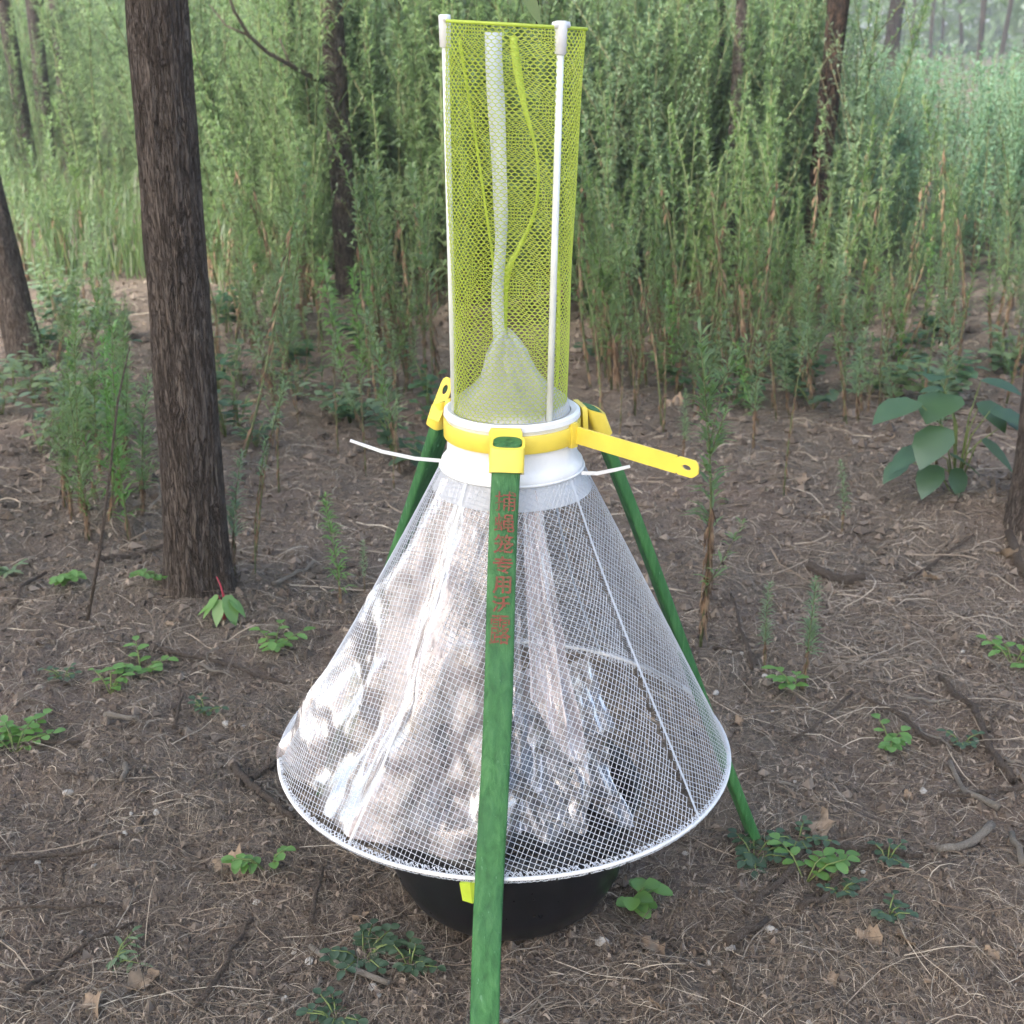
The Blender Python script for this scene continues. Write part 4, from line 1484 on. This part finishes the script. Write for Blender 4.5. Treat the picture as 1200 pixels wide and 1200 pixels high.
# ------------------------------------------------------------------ litter
rs = np.random.RandomState(21)
def view_spots(n, ymin=330, ymax=1215, bias=1.0):
    "points spread over the visible floor, denser where it is nearer"
    py = ymin + (ymax - ymin) * rs.rand(n) ** bias
    px = rs.uniform(-60, 1260, n)
    t = (py - 600) / FPX
    Y = EYE * (CP - SP * t) / (SP + CP * t)
    X = (px - 600) / FPX * (CP * Y + SP * EYE)
    return X, Y


def straw_mesh(name, n, lmin, lmax, wmin, wmax, mat, lift=.004, curl=.8, label='', box=None):
    X, Y = view_spots(n)
    if box:
        g_ = [ground_at(rs.uniform(box[0], box[1]), rs.normal(box[2], box[3])) for _ in range(n)]
        X = np.array([p.x for p in g_]); Y = np.array([p.y for p in g_])
    sc = np.clip(Y / 1.5, .8, 2.2)
    L_ = (lmin + (lmax - lmin) * rs.rand(n) ** 2) * np.sqrt(sc); Wd = (wmin + (wmax - wmin) * rs.rand(n) ** 2) * sc
    A = rs.uniform(0, 6.283, n); C = rs.normal(0, curl, n)
    K = 5
    V = np.zeros((n, K, 2, 3))
    x, y = X.copy(), Y.copy()
    a = A - C / 2
    x0 = x - np.cos(A) * L_ / 2; y0 = y - np.sin(A) * L_ / 2
    tilt = rs.normal(0, .5, n)
    z0 = rs.uniform(.0005, lift, n)
    arch = rs.uniform(0, lift * 1.2, n)
    for k in range(K):
        sx, sy = -np.sin(a) * Wd / 2, np.cos(a) * Wd / 2
        zz = gh(x0, y0) + z0 + arch * math.sin(math.pi * k / (K - 1))
        taper = 1 - .5 * k / (K - 1)
        V[:, k, 0] = np.stack([x0 - sx * taper, y0 - sy * taper, zz - tilt * Wd / 2 + 0.0], -1)
        V[:, k, 1] = np.stack([x0 + sx * taper, y0 + sy * taper, zz + tilt * Wd / 2 + 0.0], -1)
        x0 = x0 + np.cos(a) * L_ / (K - 1); y0 = y0 + np.sin(a) * L_ / (K - 1)
        a = a + C / (K - 1)
    me_ = bpy.data.meshes.new(name)
    me_.vertices.add(n * K * 2); me_.vertices.foreach_set('co', V.ravel())
    base = np.arange(n)[:, None] * (K * 2)
    q_ = np.stack([np.stack([base[:, 0] + 2 * k, base[:, 0] + 2 * k + 1, base[:, 0] + 2 * k + 3, base[:, 0] + 2 * k + 2], -1) for k in range(K - 1)], 1).reshape(-1, 4)
    me_.loops.add(q_.size); me_.loops.foreach_set('vertex_index', q_.ravel())
    me_.polygons.add(len(q_)); me_.polygons.foreach_set('loop_start', np.arange(0, q_.size, 4))
    me_.update(calc_edges=True)
    me_.materials.append(M[mat])
    return tag(link(name, me_), label, 'litter', kind='stuff')


straw_mesh('rootlet_litter', 1100, .06, .2, .0008, .0017, 'straw', .010, 1.1, 'long curved rootlets and grass stalks on the soil')
straw_mesh('straw_litter', 46000, .010, .075, .0004, .0010, 'straw', .006, .8, 'fine straw and rootlets strewn over the soil')
straw_mesh('flake_litter', 22000, .003, .014, .0012, .0045, 'chip', .005, .3, 'small dry flakes and leaf scraps on the soil')

straw_mesh('pale_straw', 1100, .03, .12, .0004, .0011, 'pale_straw', .007, .6, 'mat of pale dry straw at mid right', (930, 1300, 722, 48))

# soil crumbs: little tetra-like lumps
n = 15000
X, Y = view_spots(n)
mb = MB()
octa = [(1, 0, 0), (0, 1, 0), (-1, 0, 0), (0, -1, 0), (0, 0, 1), (0, 0, -1)]
fo = [(0, 1, 4), (1, 2, 4), (2, 3, 4), (3, 0, 4), (1, 0, 5), (2, 1, 5), (3, 2, 5), (0, 3, 5)]
Z = gh(X, Y)
SZ = (.0015 + .007 * rs.rand(n) ** 4) * np.clip(Y / 1.5, .8, 2)
JT = 1 + .45 * rs.randn(n, 6)
for i in range(n):
    b = len(mb.v)
    for k, o_ in enumerate(octa):
        s_ = SZ[i] * JT[i, k]
        mb.v.append((X[i] + o_[0] * s_, Y[i] + o_[1] * s_, Z[i] + o_[2] * s_ * .8 + SZ[i] * .3))
    mb.f += [tuple(b + q_ for q_ in f) for f in fo]; mb.m += [0] * 8
tag(mb.build('soil_crumbs', M['crumb'], smooth=False), 'loose soil crumbs on the forest floor', 'soil', kind='stuff')


# sticks
def stick(px_pts, r0, r1, mat, label, group=None, name='stick', jit=.002, lift=.010):
    pts = []
    P = [ground_at(x, y) for x, y in px_pts]
    for i in range(len(P) - 1):
        for t in np.linspace(0, 1, 5)[:-1]:
            pts.append(P[i].lerp(P[i + 1], t))
    pts.append(P[-1])
    o = pts[0].copy(); o.z = gz(o.x, o.y)
    mb = MB(); q = []
    for i, p in enumerate(pts):
        q.append(Vector((p.x + rng.gauss(0, jit), p.y + rng.gauss(0, jit), gz(p.x, p.y) + lift)) - o)
    m_ = len(q)
    mb.tube(q, [r0 + (r1 - r0) * i / (m_ - 1) + rng.gauss(0, r0 * .07) for i in range(m_)], 7)
    ob = mb.build(name, M[mat], None)
    ob.location = o
    return tag(ob, label, 'stick', group)


stick([(1098, 1006), (1125, 995), (1162, 972)], .0045, .0055, 'bleached', 'bleached white stick at the lower right')
stick([(1100, 790), (1140, 830), (1158, 875), (1188, 915)], .0045, .0055, 'stick', 'long bent brown stick in the right litter')
stick([(1113, 890), (1130, 932), (1168, 950)], .003, .0045, 'bleached', 'pale forked stick above the bleached one')
stick([(1010, 815), (1060, 840), (1098, 868)], .003, .0035, 'stick', 'straight thin stick pointing at the curled seedling')
stick([(965, 992), (1020, 1000), (1080, 1012)], .004, .003, 'stick', 'dark stick lying left of the bleached one')
stick([(870, 1068), (915, 1032), (950, 985)], .004, .0035, 'stick', 'dark crooked stick through the lower right seedlings')
stick([(935, 1070), (985, 1035)], .004, .003, 'stick', 'short dark stick right of the bright pinnate seedling')
stick([(850, 1108), (900, 1075)], .005, .003, 'stick', 'stubby dark stick right of the bowl')
stick([(1100, 940), (1160, 932), (1215, 925)], .003, .003, 'stick', 'thin stick reaching the right edge')
stick([(1185, 978), (1196, 1020)], .004, .004, 'bleached', 'short pale stick at the right edge')
stick([(930, 865), (1000, 812)], .002, .002, 'stick', 'thin twig right of the rear leg')
stick([(320, 698), (345, 684), (368, 668)], .0035, .003, 'bleached', 'pale short stick right of the thick trunk foot')
stick([(185, 765), (260, 780), (335, 806)], .0035, .0025, 'stick', 'long thin stick between the thick trunk and the cone')
stick([(120, 670), (180, 650), (215, 640)], .005, .004, 'stick', 'thick stick behind the thick trunk foot on its left')
stick([(14, 720), (40, 690), (55, 680)], .003, .003, 'stick', 'pale angled stick at the left edge')
stick([(275, 895), (300, 920), (345, 955)], .006, .004, 'stick', 'thick brown stick left of the cone hoop')
stick([(290, 910), (325, 885)], .0045, .004, 'stick', 'short stick joining the thick one left of the hoop')
stick([(230, 1180), (262, 1130), (272, 1105), (298, 1075)], .003, .003, 'stick', 'crooked pale twig at the lower left')
stick([(25, 1165), (90, 1110), (160, 1072)], .003, .002, 'stick', 'long thin twig in the lower left corner')
stick([(0, 1012), (60, 1000), (140, 992)], .0025, .0025, 'stick', 'straight twig at the left below the stones')
stick([(0, 1068), (70, 1062), (135, 1058)], .002, .002, 'stick', 'thin straight twig low on the left')
stick([(30, 875), (95, 874)], .003, .0025, 'stick', 'short twig right of the left edge seedling')
stick([(365, 1085), (378, 1015)], .003, .002, 'stick', 'thin upright-lying twig left of the bowl')
stick([(362, 1108), (455, 1150)], .003, .003, 'bleached', 'pale thin stick by the dark ground cover')
stick([(123, 850), (160, 850)], .005, .003, 'bleached', 'split pale stick left of the cone')
stick([(205, 860), (215, 812)], .003, .002, 'stick', 'short bent twig above the split pale stick')
stick([(145, 905), (148, 920)], .004, .0035, 'bleached', 'tiny pale stick stub on the left soil')
stick([(1055, 682), (1095, 656), (1138, 640)], .0035, .0025, 'stick', 'long curved dark stick toward the right edge trunk')
stick([(945, 665), (985, 675), (1012, 676)], .009, .008, 'stick', 'thick rotten stick piece in the right clearing')
stick([(1180, 640), (1215, 690)], .008, .008, 'stick', 'root-like stick before the right edge trunk')
stick([(855, 697), (885, 775)], .0025, .003, 'stick', 'thin leaning twig left of the pair of small weeds')
for i in range(46):
    x, y = rng.uniform(0, 1200), rng.uniform(560, 1190)
    a = rng.uniform(0, 3.14); l_ = rng.uniform(18, 60)
    stick([(x, y), (x + math.cos(a) * l_ * .5 + rng.gauss(0, 4), y + math.sin(a) * l_ * .3), (x + math.cos(a) * l_, y + math.sin(a) * l_ * .6)], rng.uniform(.0012, .0026), .001, rng.choice(['stick', 'stick', 'bleached']), 'small dry twig lying in the litter', 'small twigs in the litter', 'twig')
# a thin bare stem standing left
b0 = gp(103, 735)
mb = MB(); pts = [b0 * 1.0, at(118, 640, b0.y), at(128, 560, b0.y - .02), at(138, 470, b0.y + .02), at(152, 405, b0.y + .05)]
mb.tube([p - b0 for p in pts], [.003, .0028, .0022, .0018, .001], 6)
o = mb.build('bare_stem', M['stick'], None); o.location = b0
tag(o, 'thin bare upright stem left of the thick trunk', 'stem')


# dead leaves and stones
def dead_leaf(px, py, size, label, group=None):
    p = gp(px, py)
    mb = MB()
    NU, NV_ = 12, 6
    a0 = rng.uniform(0, 6.28); tw_ = rng.uniform(-.8, .8); cup_ = rng.uniform(.25, .75)
    for i in range(NU + 1):
        u = i / NU; wv = max(.02, math.sin(math.pi * min(1, u))) ** .7 * .6 * (1 + .22 * math.sin(u * 21 + a0) + rng.uniform(-.12, .12))
        for j in range(NV_ + 1):
            v = j / NV_ - .5
            x = (u - .5) * size; y = v * size * wv
            z = cup_ * size * ((2 * v * wv) ** 2 + .7 * (u - .5) ** 2) + .3 * size * tw_ * u * v * 4 + size * .09 * math.sin(9 * u + 5 * v + a0)
            mb.v.append((x * math.cos(a0) - y * math.sin(a0), x * math.sin(a0) + y * math.cos(a0), z + .004))
    for i in range(NU):
        for j in range(NV_):
            k = i * (NV_ + 1) + j
            mb.f.append((k, k + 1, k + NV_ + 2, k + NV_ + 1)); mb.m.append(0)
    ob = mb.build('dead_leaf', M['dead_leaf'], None)
    ob.location = p
    return tag(ob, label, 'leaf', group)


for (x, y, s_, lab) in [(962, 966, .05, 'crumpled pale dead leaf above the lower right seedlings'), (168, 1150, .035, 'brown dead leaf at the lower left'), (108, 1182, .03, 'yellow dead leaf at the bottom left'), (268, 1010, .045, 'torn tan dead leaf left of the bowl'),
                        (1062, 1098, .03, 'grey dead leaf at the lower right'), (1018, 1096, .03, 'pale dead leaf left of the grey one at lower right'), (765, 1105, .035, 'orange dead leaf right of the bowl'), (1178, 655, .04, 'curled dead leaf before the right edge trunk'),
                        (1092, 675, .03, 'yellowed dead leaf on the pale straw'), (940, 565, .05, 'dark dead leaf in the right clearing'), (790, 468, .05, 'reddish dead leaf behind the yellow strap'), (347, 485, .04, 'pale dead leaf between the left trunks')]:
    dead_leaf(x, y, s_, lab)
for i in range(55):
    dead_leaf(rng.uniform(0, 1200), rng.uniform(420, 1190), rng.uniform(.008, .022), 'small dry leaf scrap on the forest floor', 'dry leaf scraps on the forest floor')


def stone_mesh(seed):
    r_ = random.Random(seed); mb = MB()
    rows = []
    for i in range(5):
        ph = -math.pi / 2 + math.pi * (i + .5) / 5
        rows.append([Vector((math.cos(ph) * math.cos(a), math.cos(ph) * math.sin(a) * .8, math.sin(ph) * .62)) * r_.uniform(.8, 1.2) for a in np.arange(7) * 2 * math.pi / 7])
    mb.loft(rows)
    return mb.mesh('stone', M['stone'], smooth=False)


STN = [stone_mesh(i) for i in range(5)]
stones = [(264, 847, .007), (79, 927, .007), (904, 1085, .007), (855, 1107, .006), (1092, 1190, .006), (840, 800, .006), (706, 1097, .008), (1082, 925, .006), (183, 948, .005), (300, 1048, .005), (437, 1148, .006), (362, 1115, .006), (855, 754, .005), (897, 781, .005), (870, 755, .004)]
for i in range(40): stones.append((rng.uniform(0, 1200), rng.uniform(640, 1190), rng.uniform(.002, .0048)))
for (x, y, s_) in stones:
    o = link('stone', rng.choice(STN)); o.location = gp(x, y) + Vector((0, 0, s_ * .35)); o.scale = (s_, s_, s_); o.rotation_euler = (rng.uniform(-.3, .3), rng.uniform(-.3, .3), rng.uniform(0, 6))
    tag(o, 'small pale stone lying on the soil', 'stone', 'pale stones on the soil')

# ------------------------------------------------------------------ humid air between the trees
mb = MB()
a_ = [(-160, -45, -2.5), (160, -45, -2.5), (160, 265, -2.5), (-160, 265, -2.5)]
mb.loft([[Vector(p) for p in a_], [Vector((p[0], p[1], 12.5)) for p in a_]])
hm = NT('haze')
hv = hm.n('ShaderNodeVolumePrincipled')
hv.inputs['Density'].default_value = .0075
hv.inputs['Color'].default_value = (.94, .97, .96, 1)
hv.inputs['Anisotropy'].default_value = .3
hm.l(hv.outputs[0], hm.out.inputs['Volume'])
tag(mb.build('haze', hm.mat, smooth=False), 'thin humid haze hanging in the wood', 'haze', kind='stuff')
